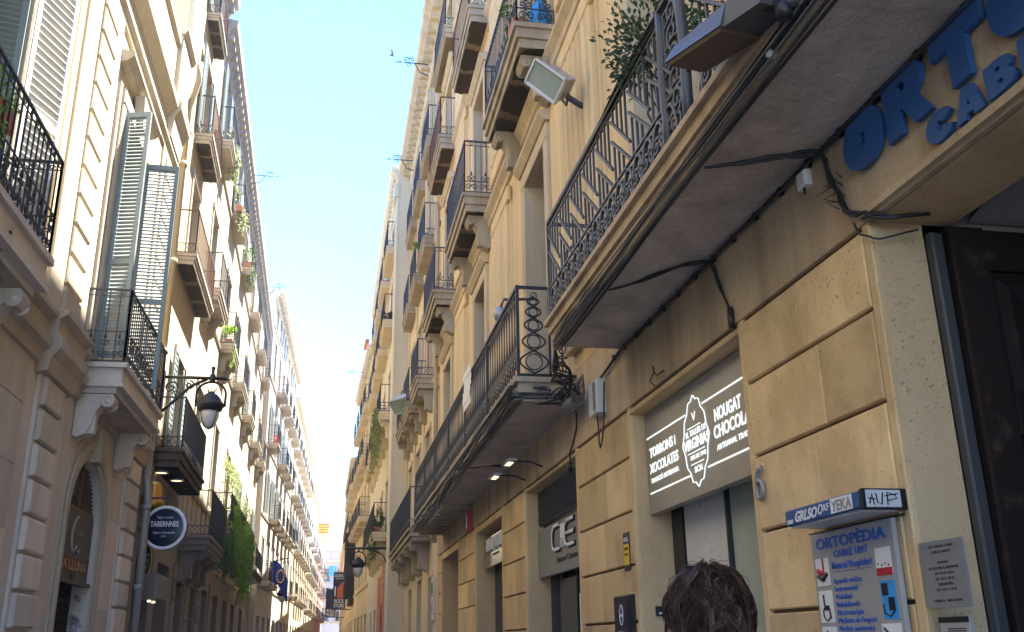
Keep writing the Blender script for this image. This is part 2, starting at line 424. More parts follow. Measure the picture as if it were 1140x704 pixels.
# ------------------------------------------------------------------ ironwork
def spiral(P, s, t, r, turns=1.4, a0=0, dr=1, n=14):
    return [P(s+r*(1-.85*i/n)*math.cos(a0+dr*2*PI*turns*i/n), t+r*(1-.85*i/n)*math.sin(a0+dr*2*PI*turns*i/n)) for i in range(n+1)]
def circle(P, s, t, r, n=10): return [P(s+r*math.cos(2*PI*i/n), t+r*math.sin(2*PI*i/n)) for i in range(n+1)]
def panel_plain(mb, P, L, h, sp=.12, band=.24, r=.008, detail=1, low='ring'):
    mb.bar(P(0,h), P(L,h), .019); mb.bar(P(0,.03), P(L,.03), .014); mb.bar(P(0,band), P(L,band), .010)
    if detail > 1: mb.bar(P(0,h-.09), P(L,h-.09), .008)
    n = max(1, round(L/sp))
    for i in range(n+1):
        s = L*i/n; rr = r*1.5 if i in (0, n) else r
        mb.bar(P(s, .03 if i in (0,n) or low != 'ring' else band), P(s, h), rr)
    if detail > 0 and low == 'ring':
        k = max(1, round(L/(band*.95)))
        for i in range(k):
            s = L*(i+.5)/k; rad = min(band*.46, L/k*.48)-.01
            if detail > 1:
                mb.tube(spiral(P, s-rad*.5, band*.55, rad*.62, 1.3, PI*.5, 1), .007, 4); mb.tube(spiral(P, s+rad*.5, band*.45, rad*.62, 1.3, -PI*.5, 1), .007, 4)
                mb.tube(circle(P, s, band/2, rad, 12), .007, 4)
            else:
                mb.tube(circle(P, s, band/2+.015, rad, 8), .007, 3, cap=False)
                mb.bar(P(s-rad, .03), P(s+rad, band), .006); mb.bar(P(s-rad, band), P(s+rad, .03), .006)
    elif low == 'scroll':
        k = max(1, round(L/.20))
        for i in range(k):
            s = L*(i+.5)/k; q = L/k
            mb.tube(spiral(P, s-q*.22, .13, q*.26, 1.3, 0, 1), .009, 4); mb.tube(spiral(P, s+q*.22, .13, q*.26, 1.3, PI, -1), .009, 4)
            mb.tube(spiral(P, s-q*.2, .30, q*.22, 1.2, -PI*.5, 1), .009, 4); mb.tube(spiral(P, s+q*.2, .30, q*.22, 1.2, -PI*.5, -1), .009, 4)
            mb.tube([P(s, .36), P(s, .46)], .02, 5, .004)
            mb.tube(spiral(P, s, h-.06, q*.16, 1.1, 0, 1), .006, 4)
def railing(F, u0, u1, z, dep, h=1.0, detail=1, sp=.12, r=.008, low='ring', inset=.05, band=.24):
    mb = MB(); d = dep-inset; a, b = u0+inset, u1-inset
    panel_plain(mb, lambda s,t: F(a+s, z+t, d), b-a, h, sp, band, r, detail, low)
    panel_plain(mb, lambda s,t: F(a, z+t, s), d, h, sp, band, r, detail, low)
    panel_plain(mb, lambda s,t: F(b, z+t, s), d, h, sp, band, r, detail, low)
    return mb
def corbel(mb, F, uc, w, ztop, dep, H):
    prof = [(0, ztop), (dep*.9, ztop), (dep*.95, ztop-H*.12), (dep*.82, ztop-H*.26), (dep*.66, ztop-H*.22), (dep*.5, ztop-H*.42), (dep*.44, ztop-H*.7), (dep*.3, ztop-H*.92), (dep*.1, ztop-H), (0, ztop-H*.95)]
    mb.extrude_dz(F, prof, uc-w/2, uc+w/2)
    X, Y, Z = V((0,0,1)), F.n, F.a
    for sgn in (-1, 1):
        c = F(uc+sgn*(w/2+.004), ztop-H*.17, dep*.78)
        mb.lathe(c, [(0,.02*sgn), (dep*.05,.02*sgn), (dep*.07,.0), (dep*.12,.0), (dep*.15,.018*sgn), (dep*.17,0)], 12, (X, Y, Z))
    mb.box(F, uc-w*.3, uc+w*.3, ztop-H*.9, ztop-H*.45, 0, dep*.5, .01)
def balcony(F, parent, u0, u1, z, dep, iron='iron', slab='slab', th=.26, h=1.0, detail=1, sp=.12, low='ring', under='soffit', corb=None, corbs=None, stains=False, r=.008, band=.24, corbm=None):
    """z = walking level; slab below with a moulded edge"""
    mb = MB()
    e = [(1.0, 0), (1.0, -.06), (.95, -.075), (.95, -th*.55), (.86, -th*.75), (.86, -th)]
    # moulded edge: three stacked trays, bottom face separate material
    mb.box(F, u0, u1, z-.07, z, 0, dep); ins = dep*.07
    mb.box(F, u0+ins, u1-ins, z-th*.62, z-.07, 0, dep-ins); mb.box(F, u0+ins*2, u1-ins*2, z-th, z-th*.62, 0, dep-ins*2)
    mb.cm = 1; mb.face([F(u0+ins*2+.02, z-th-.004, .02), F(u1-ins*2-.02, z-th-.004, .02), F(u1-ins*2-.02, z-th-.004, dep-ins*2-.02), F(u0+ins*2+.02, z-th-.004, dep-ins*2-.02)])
    mb.cm = 2
    if stains:
        k = 3
        for i in range(k):
            c = u0+(u1-u0)*(i+.5)/k; w = (u1-u0)/k*.42; n = 18
            pts = []
            for j in range(n):
                a = 2*PI*j/n; q = R_.uniform(.82, 1.1); pts.append((max(-1,min(1,1.3*math.cos(a)))*w*q, max(-1,min(1,1.3*math.sin(a)))*(dep*.36)*q))
            mb.face([F(c+x, z-th-.008, dep*.46+y) for x, y in pts])
    mb.cm = 0
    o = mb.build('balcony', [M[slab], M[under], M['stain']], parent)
    railing(F, u0, u1, z, dep, h, detail, sp, r, low, band=band).build('railing', M[iron], o)
    if corbs:
        for uc in corbs:
            c = MB(); corbel(c, F, uc, corb[0], z-th-.01, dep*.85, corb[1]); c.build('corbel', M[corbm or slab], o)
    return o

# ------------------------------------------------------------------ plants
def leaf(mb, p, d, L, w, n=V((0,0,1))):
    d = d.normalized(); s = d.cross(n)
    if s.length < .05: s = d.cross(V((1,0,.2)))
    s.normalize(); q = s.cross(d)
    mb.cr = R_.random()
    a = p; b = p+d*L*.5+s*w*.5+q*L*.06; c = p+d*L; e = p+d*L*.5-s*w*.5+q*L*.06
    mb.face([a,b,c,e])
def rv(): 
    while True:
        v = V((R_.uniform(-1,1),R_.uniform(-1,1),R_.uniform(-1,1)))
        if .05 < v.length < 1: return v
def bush(mb, c, rad, n, L=.07, w=.03, flat=1.0):
    cl = [(rv(), R_.uniform(.25,.5)) for _ in range(max(3, n//45))]
    for _ in range(n):
        b, k = R_.choice(cl); v = b*.8+rv()*k
        p = V(c)+V((v.x*rad[0], v.y*rad[1], v.z*rad[2]))
        leaf(mb, p, v.normalized()+rv()*.9+V((0,0,.25)), L*R_.uniform(.6,1.3), w*R_.uniform(.7,1.3), rv())
def trailing(mb, p, length, n, L=.06, w=.03, sway=.12, out=V((0,0,0))):
    x = V(p); st = length/n; ph = R_.uniform(0,6)
    for i in range(n):
        x = x+V((R_.uniform(-1,1)*sway*st*4, R_.uniform(-1,1)*sway*st*4, -st))+out*st*max(0,1-i/4)
        for _ in range(3): leaf(mb, x+rv()*.05, rv()+V((0,0,-.6)), L*R_.uniform(.6,1.3), w, rv())
def pot(mb, c, r, h): mb.lathe(c, [(0,0),(r*.7,0),(r*.95,h*.85),(r*1.08,h*.85),(r*1.08,h),(r*.9,h),(r*.85,h*.8),(0,h*.8)], 12)
def potted(loc, label, rad, n, leafm='leaf', ph=.22, pr=.13, L=.07, w=.03, hang=0, group=None, potm='terra', off=(0,0,0)):
    t = thing('potted_plant', label, 'plant', loc, group)
    p = MB(); pot(p, loc, pr, ph); p.build('pot', M[potm], t)
    f = MB(); c = V(loc)+V((0,0,ph+rad[2]*.7))+V(off); bush(f, c, rad, n, L, w)
    for i in range(hang): trailing(f, c+V((R_.uniform(-1,1)*rad[0],R_.uniform(-1,1)*rad[1],-rad[2]*.3)), R_.uniform(.4,1.1), 14, L, w)
    f.build('foliage', M[leafm], t)
    return t
# ------------------------------------------------------------------ nearest building on the right
def portal_door(F, parent, u0, u1, z1, D):
    """entrance hall with one tall panelled leaf folded back against the far side"""
    G = Fr((F(u1,0,0).x, u1), (1,0), (0,-1))            # u = depth into the house, d = towards the camera
    h0, h1, top = -D+.09, 1.75, z1-.03
    d = MB(); d.box(G, h0, h1, .02, top, .012, .05)
    for a, b_ in ((h0, h0+.20), (h1-.2, h1)): d.box(G, a, b_, .02, top, .05, .085, .012)
    zs = (.02, .95, 1.55, 2.48, 3.32); 
    for z in zs: d.box(G, h0+.2, h1-.2, z, z+(.22 if z > 3 else .17), .051, .084, .012)
    for za, zb_ in zip(zs, zs[1:]):
        x0, x1, y0, y1 = h0+.23, h1-.23, za+.2, zb_-.03
        for c, q0, q1 in ((.09,.052,.074),):
            o_ = [G(x0,y0,.052),G(x1,y0,.052),G(x1,y1,.052),G(x0,y1,.052)]; m_ = [G(x0+.05,y0+.05,.080),G(x1-.05,y0+.05,.080),G(x1-.05,y1-.05,.080),G(x0+.05,y1-.05,.080)]; i_ = [G(x0+.14,y0+.14,.056),G(x1-.14,y0+.14,.056),G(x1-.14,y1-.14,.056),G(x0+.14,y1-.14,.056)]
            d.faces(o_+m_+i_, [(k,(k+1)%4,(k+1)%4+4,k+4) for k in range(4)]+[(k+4,(k+1)%4+4,(k+1)%4+8,k+8) for k in range(4)]+[(8,9,10,11)])
    o = d.build('door', M['wood_dk'], parent)
    h = MB(); h.lathe(G(h1-.1, 1.35, .085), [(0,.07),(.03,.065),(.04,.04),(.02,.02),(.03,0)], 10, (G.a, V((0,0,1)), G.n)); h.build('handle', M['gold'], o)
    j = MB(); j.box(G, -D+.005, -D+.07, 0.02, z1-.06, .005, .06, .01); j.build('door_jamb', M['grey_iron'], parent)
    l = MB(); l.faces([F(u0,z1+.0,D-.001),F(u1,z1,D-.001),F(u1,z1+.9,D-.1),F(u0,z1+.9,D-.1)], [(0,1,2,3)])
    l.box(F, u0, u1, z1+.55, z1+.6, D-4, D-.05); l.box(F, u0-.02, u0, 0, z1+.6, D-4, D); l.box(F, u1, u1+.02, 0, z1+.6, D-4, D); l.box(F, u0, u1, 0, z1+.6, D-4.05, D-4)
    l.build('entrance_hall', M['plaster_in'], parent)
    a = MB(); N = 10
    for i in range(N):                                   # plastered vault rib over the hall
        p0, p1 = i/N, (i+1)/N
        a.face([F(u1-.02-(u1-u0)*p0, z1+.02+.5*math.sin(PI*p0*.5), D-.25), F(u1-.02-(u1-u0)*p1, z1+.02+.5*math.sin(PI*p1*.5), D-.25), F(u1-.02-(u1-u0)*p1, z1+.02+.5*math.sin(PI*p1*.5), D-2.5), F(u1-.02-(u1-u0)*p0, z1+.02+.5*math.sin(PI*p0*.5), D-2.5)], sm=True)
    a.build('vault', M['plaster_in'], parent)

def build_R0():
    F = FR
    B = thing('stone_building', 'tan sandstone building with shops and two long iron balconies, nearest on the right', 'building', (2.6, 9, 0))
    U1 = 23.9
    openings = [(-5.2,-1.2,0,3.51),(1.35,4.03,0,3.58),(5.69,8.13,0,3.51),(10.14,12.98,0,3.51),(14.86,17.64,0,3.45),(20.05,22.98,0,3.42)]
    w = MB()
    w.cm = 1; wall(w, F, -6, U1, 0, 4.6, openings, -.035, .42, reveal_mi=2)
    w.cm = 0
    zs = [0.05,.34,.8,1.27,1.74,2.21,2.67,3.14,3.565]
    piers = [(-1.2,1.35),(4.03,5.69),(8.13,10.14),(12.98,14.86),(17.64,20.05),(22.98,23.9)]
    for a, b in piers:
        w.cr = .5
        ztop = 3.585
        w.box(F, a, a+.07, 0, ztop, -.035, -.004, .008); w.box(F, b-.07, b, 0, ztop, -.035, -.004, .008)
        blocks(w, F, a+.075, b-.075, zs, -.035, 0, .011, .008, vjoint=.95)
    for (a, b, z0, z1) in openings:      # strip over the lintels
        if a != 1.35:
            w.cr = R_.random(); w.box(F, a, b, z1, 3.555, -.033, -.003, .006)
    w.build('shopfront_wall', [M['stone_low'], M['groove'], M['stone_jamb']], B)
    # band above the lintels, with upright joints
    b = MB()
    u = -6.0
    while u < U1-.1:
        L_ = R_.uniform(1.0, 2.1); e = min(U1, u+L_)
        if U1-e < .5: e = U1
        if e > 1.35 and u < 4.03 and False: pass
        b.cr = R_.random(); b.box(F, u+.002, e-.002, 3.585, 4.42, -.034, .0, .005); u = e
    b.cr = .6; b.extrude_dz(F, [(0.001,3.60),(.03,3.60),(.035,3.63),(.012,3.66),(.001,3.66)], 1.3, 4.06)
    b.build('frieze_band', M['stone_band'], B)
    # upper facade
    cs = [1.7, 6.7, 11.7, 16.75, 21.8]; hw = .65
    holes = []
    for c in cs:
        holes += [(c-hw,c+hw,4.45,7.85),(c-hw,c+hw,9.22,12.1),(c-hw,c+hw,13.22,15.5),(c-hw,c+hw,16.35,18.1)]
    up_ = MB(); wall(up_, F, -6, U1, 4.42, 19.2, holes, 0, .38, reveal_mi=1); shell(up_, F, -6, U1, 0, 19.6, -.0, 9)
    for c in [-.8, 4.2, 9.2, 14.3, 19.3]:
        a, e = c-.78, min(U1, c+.78)
        for z0_, z1_ in ((4.6, 8.45), (9.15, 12.85), (13.3, 16.0)):
            up_.box(F, a, e, z0_, z1_, 0, .03, .008)
            x = a+.06
            while x < e-.18:                       # fluted face
                up_.box(F, x, x+.14, z0_+.35, z1_-.3, .03, .105, .02); x += .215
            up_.box(F, a-.03, e+.03, z0_, z0_+.3, .031, .10, .015); up_.box(F, a-.03, e+.03, z1_-.25, z1_, .031, .09, .02)
    up_.build('upper_wall', [M['stone_up'], M['stone_frame']], B)
    for (a, e, z0_, z1_) in holes:
        fr = MB(); t = .2
        fr.box(F, a-t, a-.003, z0_, z1_, .001, .055, .012); fr.box(F, e+.003, e+t, z0_, z1_, .001, .055, .012); fr.box(F, a-t, e+t, z1_+.003, z1_+.22, .001, .06, .012)
        fr.extrude_dz(F, [(.001,z1_+.23),(.08,z1_+.23),(.16,z1_+.32),(.16,z1_+.37),(.001,z1_+.4)], a-t-.05, e+t+.05)
        fr.build('window_surround', M['stone_frame'], B)
    for (a, e, z0_, z1_) in holes: window(F, B, a, e, z0_, z1_, -.33, R_.choice(['frame_br','frame_w','frame_br']))
    for z in (8.72, 12.95, 16.1):
        s = MB(); s.extrude_dz(F, [(.001,z-.12),(.05,z-.1),(.06,z),(.14,z+.08),(.14,z+.14),(.001,z+.18)], -6, U1)
        s.build('string_course', M['stone_frame'], B)
    c = MB(); c.extrude_dz(F, [(.001,18.3),(.06,18.3),(.08,18.55),(.2,18.62),(.22,18.72),(.58,18.95),(.62,19.2),(.001,19.25)], -6, U1)
    u = -5.8
    while u < U1: c.box(F, u, u+.18, 18.6, 18.86, .05, .42); u += .55
    c.box(F, -6, U1, 19.25, 19.75, -.3, .1)
    c.build('cornice', M['stone_frame'], B)
    # small balconies of the upper floors
    for c in cs:
        for z, dep, st, low in ((9.22,.55,True,'scroll'),(13.22,.45,True,'ring'),(16.35,.35,False,'ring')):
            if c < 6 and z < 10: dep = .5
            near = c > 5
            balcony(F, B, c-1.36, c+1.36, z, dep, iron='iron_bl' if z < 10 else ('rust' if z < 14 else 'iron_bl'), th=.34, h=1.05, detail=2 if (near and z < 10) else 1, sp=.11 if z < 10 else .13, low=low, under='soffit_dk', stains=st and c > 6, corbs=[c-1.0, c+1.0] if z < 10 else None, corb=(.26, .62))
    portal_door(F, B, 1.35, 4.03, 3.58, -.30)
    # shop interiors
    sf = MB(); gl = MB()
    for (a, e, z0_, z1_) in openings:
        if a in (1.35,): continue
    def shop(a, e, ztop, mat, D, dark=False):
        f = MB(); f.box(F, a+.02, a+.09, .1, ztop, D, D+.06); f.box(F, e-.28, e-.02, .1, ztop, D-.005, D+.05); f.box(F, a+.09, e-.28, ztop-.06, ztop, D, D+.05)
        f.box(F, (a+e)/2-.02, (a+e)/2+.02, .3, ztop-.06, D, D+.05); f.box(F, a+.09, e-.28, .1, .3, D, D+.06)
        o = f.build('shop_window', M['black'], B)
        g = MB(); g.box(F, a+.03, e-.03, .12, ztop-.02, D+.008, D+.018); g.build('pane', M[mat], o)
        return o
    o_ = shop(5.69, 8.13, 2.75, 'glass_lt', -.38); g = MB(); g.box(F, 6.95, 7.82, .3, 2.70, -.352, -.34); g.build('window_panel', M['offw'], B); shop(10.14, 12.98, 2.6, 'glass', -.38)
    dp = MB(); dp.box(F, 14.86, 17.64, 0.02, 2.95, -.40, -.36); dp.build('door', M['navy'], B)
    dp = MB(); dp.box(F, 20.05, 22.98, 0.02, 3.42, -.41, -.40); dp.build('door', M['wood_dk'], B)
    dp = MB(); dp.box(F, -5.2, -1.2, 0.02, 3.51, -.41, -.40); dp.build('door', M['wood_dk'], B)
    # CHE shop louvres
    lv = MB(); z = 3.06
    while z < 3.48: lv.extrude_dz(F, [(-.20,z),(-.17,z+.035),(-.175,z+.042),(-.21,z+.006)], 10.16, 12.96); z += .045
    lv.box(F, 10.16, 12.96, 3.0, 3.5, -.26, -.25); lv.build('louvre', M['black'], B)
    # long balconies ------------------------------------------------
    # upper one (towards the camera)
    o = MB(); u0, u1, z, dep = -4.0, 8.33, 4.42, .72
    o.box(F, u0, u1, z-.045, z, .001, dep); o.box(F, u0, u1-.02, z-.13, z-.045, .001, dep-.035); o.box(F, u0, u1-.05, z-.20, z-.13, .001, dep-.06); o.box(F, u0, u1-.07, z-.245, z-.20, .001, dep-.08)
    o.cm = 1; o.face([F(u0,z-.249,.003),F(u1-.07,z-.249,.003),F(u1-.07,z-.249,dep-.085),F(u0,z-.249,dep-.085)])
    pass
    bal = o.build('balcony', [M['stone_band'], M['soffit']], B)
    r = MB(); d = dep-.06; ue = u1-.04; L = ue-u0; h = 1.0
    P = lambda s, t: F(ue-s, z+t, d)
    r.bar(P(0,h), P(L,h), .026); r.bar(P(0,h-.07), P(L,h-.07), .012); r.bar(P(0,.03), P(L,.03), .018); r.bar(P(0,.33), P(L,.33), .013)
    r.bar(P(0,0), P(0,h), .022); 
    pitch = .43; s = .02
    while s < L-.1:
        if not 3.26 < s+.21 < 3.74 and not 7.36 < s+.21 < 7.84:
            for (ta, tb) in ((.87,.47),(.70,.33)):
                r.tube([P(s, ta), P(s+.43, tb)], .0145, 4)
            for q in (.06,.16,.26,.36):
                r.bar(P(s+q, h-.07), P(s+q, .87-.40*q/.43), .0115)
                if q < .3: r.bar(P(s+q, .70-.37*q/.43), P(s+q, .33), .0115)
            for o_ in (0, .215):             # scrolls between the lower rails
                r.tube([P(s+o_+.14+.12*math.cos(PI*k/8), .04+.25*math.sin(PI*k/8)) for k in range(9)], .018, 4)
                r.tube(spiral(P, s+o_+.09, .14, .065, 1.5, PI*.2, 1), .014, 4); r.tube(spiral(P, s+o_+.20, .14, .065, 1.5, PI*.8, -1), .014, 4)
                r.tube(spiral(P, s+o_+.0, .24, .055, 1.4, -PI/2, 1), .010, 4); r.tube(spiral(P, s+o_+.02, .10, .05, 1.4, PI/2, 1), .009, 4)
        s += pitch
    for sc in (3.5, 7.6):                # volute posts
        for ss in (-.17, .17):
            for tt in range(6):
                pass
            r.tube([P(sc+ss, 0), P(sc+ss, .2), P(sc+ss*1.12, .5), P(sc+ss, .8), P(sc+ss, h)], .034, 6)
        for j in range(6):
            t0 = .1+.155*j
            r.tube(spiral(P, sc+.02, t0, .095, 1.35, -PI/2, 1 if j % 2 else -1), .014, 4)
            r.tube([P(sc-.15, t0+.09), P(sc, t0+.13), P(sc+.15, t0+.09)], .010, 4)
    # far end panel: big curling stem
    E = lambda s, t: F(ue, z+t, s)
    r.bar(E(0,h), E(d,h), .022); r.bar(E(0,.03), E(d,.03), .016); r.bar(E(0,.33), E(d,.33), .012); r.bar(E(.02,0), E(.02,h), .012)
    r.tube(spiral(E, .33, .66, .24, 1.5, PI, 1), .016, 5); r.tube(spiral(E, .16, .44, .12, 1.4, 0, 1), .013, 5); r.tube(spiral(E, .5, .42, .11, 1.4, PI, -1), .013, 5)
    r.tube([E(.33,.05), E(.4,.2), E(.3,.36), E(.12,.6), E(.14,.9)], .014, 5)
    for q in (.12,.24,.36,.48): r.tube(spiral(E, q, .16, .07, 1.4, 0, 1 if q > .3 else -1), .010, 4)
    for q in (.18,.36,.54): r.bar(E(q,.33), E(q,h), .007)
    r.build('railing', M['grey_iron'], bal)
    # lower one (further away)
    o = MB(); u0, u1, z, dep = 9.9, 22.9, 4.33, .70
    o.box(F, u0, u1, z-.06, z, .001, dep); o.box(F, u0+.03, u1, z-.17, z-.06, .001, dep-.04); o.box(F, u0+.08, u1, z-.26, z-.17, .001, dep-.1)
    o.cm = 1; o.face([F(u0+.1,z-.264,.003),F(u1,z-.264,.003),F(u1,z-.264,dep-.11),F(u0+.1,z-.264,dep-.11)])
    o.cm = 0
    for q in range(10): o.box(F, 18.2+q*.5, 18.35+q*.5, z-.36, z-.265, .01, dep-.14)
    bal = o.build('balcony', [M['slab'], M['soffit']], B)
    r = MB(); d = dep-.05; ue = u0+.05; L = u1-.05-ue; h = 1.05
    P = lambda s, t: F(ue+s, z+t, d)
    r.bar(P(0,h), P(L,h), .026); r.bar(P(0,h-.06), P(L,h-.06), .010); r.bar(P(0,.03), P(L,.03), .018); r.bar(P(0,.27), P(L,.27), .012); r.bar(P(0,.31), P(L,.31), .008)
    n = round(L/.17)
    for i in range(n+1):
        s = L*i/n; r.bar(P(s,.31), P(s,h), .007)
        if i < n:
            q = L/n
            for ph in (0, 1):
                r.tube([P(s+q/2+(q*.42)*math.sin(PI*(j/6+ph)), .31+(h-.37)*j/6*1.0) for j in range(7)], .0055, 4)
            if i % 2 == 0:
                r.tube(spiral(P, s+q*.5, .15, .10, 1.5, 0, 1), .010, 4); r.tube(spiral(P, s+q*1.5, .15, .10, 1.5, PI, -1), .010, 4)
    for i in range(7):
        s = L*i/6; r.bar(P(s,0), P(s,h+.02), .024)
    E = lambda s, t: F(ue, z+t, d-s)
    r.bar(E(0,h), E(d,h), .022); r.bar(E(0,.03), E(d,.03), .018); r.bar(E(.36,0), E(.36,h), .018); r.bar(E(0,0), E(0,h), .02)
    cx_, N = .18, 48
    edge = [0.05, .31, .52, .69, .83, .94]          # crossings, loops shrink upwards
    for ph in (1, -1):
        pts = []
        for a_, b_ in zip(edge, edge[1:]):
            sg = ph; ph = -ph; wdt = (b_-a_)*.62
            pts += [E(cx_+sg*wdt*math.sin(PI*j/8), a_+(b_-a_)*j/8) for j in range(8)]
        pts.append(E(cx_, edge[-1])); r.tube(pts, .011, 5)
    for a_, b_ in zip(edge, edge[1:]): r.tube(circle(E, cx_, (a_+b_)/2, (b_-a_)*.36, 12), .009, 4)
    r.tube(spiral(E, cx_, .96, .05, 1.2, -PI/2, 1), .008, 4)
    for s in (.44,.56):
        for t in (.12,.36,.6,.84): r.tube([E(s+.1*math.cos(PI*j/6-PI/2)*(1 if s < .5 else -1), t+.12*math.sin(PI*j/6-PI/2)) for j in range(7)], .009, 4)
    r.bar(E(.50,0), E(.50,h), .010)
    r.build('railing', M['iron'], bal)
    return B
R0 = build_R0()

# ------------------------------------------------------------------ things fixed on the near right building
def flat_sign(name, label, cat, F, u0, u1, z0, z1, d0, d1, mat, group=None, cham=.004):
    t = thing(name, label, cat, F((u0+u1)/2, z0, d0), group)
    b = MB(); b.box(F, u0, u1, z0, z1, d0, d1, cham); b.build('panel', M[mat], t)
    return t
F = FR
# confectioner's sign
t = flat_sign('shop_sign', 'large warm grey sign lettered TORRONS i XOCOLATES with white crest over the sweet shop', 'sign', F, 5.70, 8.12, 2.62, 3.505, -.22, -.14, 'sign_gr')
x = MB(); D = -.138
def L(mb, body, u_left, z, width, size, bold=.03, **k): text_mb(mb, body, wf(F, u_left, z, D, True), size, width, 'LEFT', bold, .002, **k)
L(x, 'TORRONS i', 8.02, 3.10, .66, .085); L(x, 'XOCOLATES', 8.03, 2.965, .72, .085); L(x, 'TRADICIÓ ARTESANAL', 8.02, 2.878, .70, .042, .01)
L(x, 'NOUGAT', 6.52, 3.10, .48, .095); L(x, 'CHOCOLATE', 6.55, 2.975, .78, .095); L(x, 'ARTISANAL TRADITION', 6.51, 2.885, .75, .042, .01)
L(x, 'VIRGINIAS', 7.17, 2.99, .53, .085, .03); L(x, 'EL TALLER DE', 7.12, 3.09, .42, .048, .008); L(x, 'DES DE 1942', 7.05, 2.905, .32, .035, .005); L(x, 'BCN', 6.98, 2.80, .15, .05, .008)
L(x, 'V', 6.965, 3.20, .08, .07, .0)
for a, b, z in ((8.08,7.10,3.28),(6.74,5.73,3.29),(8.06,7.08,2.795),(6.71,5.73,2.80)): x.box(F, b, a, z-.007, z+.007, D, D+.003)
for a, b, z in ((7.08,6.80,3.155),(7.10,6.74,2.96),(7.05,6.78,2.87)): x.box(F, b, a, z-.004, z+.004, D, D+.003)
pts = []
for i in range(48):                       # scalloped almond outline
    a = 2*PI*i/48; rr = 1+.045*math.cos(a*12); pts.append(F(6.915-.27*math.sin(a)*abs(math.sin(a))**.0*rr*(1-.25*abs(math.cos(a))), 3.042+.34*math.cos(a)*rr, D+.003))
x.tube(pts+[pts[0]], .005, 4, cap=False)
x.build('lettering', M['white_lit'], t)
# CHE sign
t = flat_sign('shop_sign', 'matte grey sign with large outlined white letters under the black louvre of the second shop', 'sign', F, 10.16, 12.96, 2.38, 3.0, -.23, -.17, 'sign_gr2')
x = MB(); D = -.168
def stroke(mb, pts, w, mi, dd=0):
    mb.cm = mi; mb.tube([F(u, z, D+dd) for u, z in pts], w, 6); mb.cm = 0
zb, zt = 2.66, 2.945
for w_, mi, dd in ((.040, 1, -.012), (.030, 0, .004)):
    stroke(x, [(11.62,zt),(11.9,zt),(12.0,zt-.05),(12.02,zt-.12),(12.02,zb+.08),(11.98,zb+.02),(11.9,zb),(11.62,zb)], w_, mi, dd)
    stroke(x, [(11.56,zt),(11.56,zb)], w_*.7, mi, dd); stroke(x, [(11.44,zt),(11.44,zb)], w_*.7, mi, dd); stroke(x, [(11.56,zb+.11),(11.44,zb+.11)], w_*.7, mi, dd)
    stroke(x, [(10.9,zt),(11.22,zt),(11.32,zt-.05),(11.34,zt-.12),(11.34,zb+.08),(11.3,zb+.02),(11.22,zb),(10.9,zb)], w_, mi, dd); stroke(x, [(11.3,zb+.14),(10.9,zb+.14)], w_, mi, dd)
x.cm = 1; text_mb(x, 'Natural Cuisine', wf(F, 11.87, 2.50, D, True), .075, 1.05, 'LEFT', .005, .002); x.cm = 0
x.build('lettering', [M['white'], M['black']], t)
# third shop sign: glossy panel with loose upright letters
t = flat_sign('shop_sign', 'glossy metal sign with raised silver letters over the dark third shop doorway', 'sign', F, 14.9, 17.6, 2.82, 3.33, -.22, -.15, 'mirror')
x = MB()
text_mb(x, 'IINI BIIL', wf(F, 17.1, 3.09, -.13, True), .20, 1.75, 'LEFT', .02, .012); x.cm = 1
text_mb(x, 'restaurant', wf(F, 16.6, 2.98, -.148, True), .06, .6, 'LEFT', .0, .002); x.box(F, 14.9, 17.6, 3.055, 3.062, -.15, -.145); x.cm = 0
x.build('lettering', [M['white'], M['black']], t)
# red alarm sounder
t = thing('alarm_box', 'narrow red and white alarm sounder on the wall beside the furthest shop sign', 'alarm', F(18.1,3.6,0))
b = MB(); b.box(F, 18.0, 18.22, 3.55, 3.95, 0, .09, .02); b.build('body', M['red'], t); b = MB(); b.box(F, 18.06, 18.16, 3.62, 3.88, .091, .1); b.build('cover', M['white'], t)
# two arm spotlights over CHE
for u, lab in ((12.15,'thin arm spotlight over the matte grey sign with outlined letters, nearer of the two'),(13.25,'thin arm spotlight over the matte grey sign with outlined letters, further of the two')):
    t = thing('spotlight', lab, 'spotlight', F(u,3.72,0), 'spotlights over the grey sign')
    a = MB(); a.tube([F(u-.35,3.68,0), F(u-.32,3.74,.14), F(u-.25,3.76,.28), F(u-.15,3.78,.40)], .012, 6); a.build('arm', M['black'], t)
    h = MB(); h.box(F, u-.26, u+.20, 3.765, 3.795, .31, .43, .012); h.build('head', M['steel'], t)
    g = MB(); g.box(F, u-.16, u+.10, 3.757, 3.764, .335, .405); g.build('lens', M['lamp_on'], t)
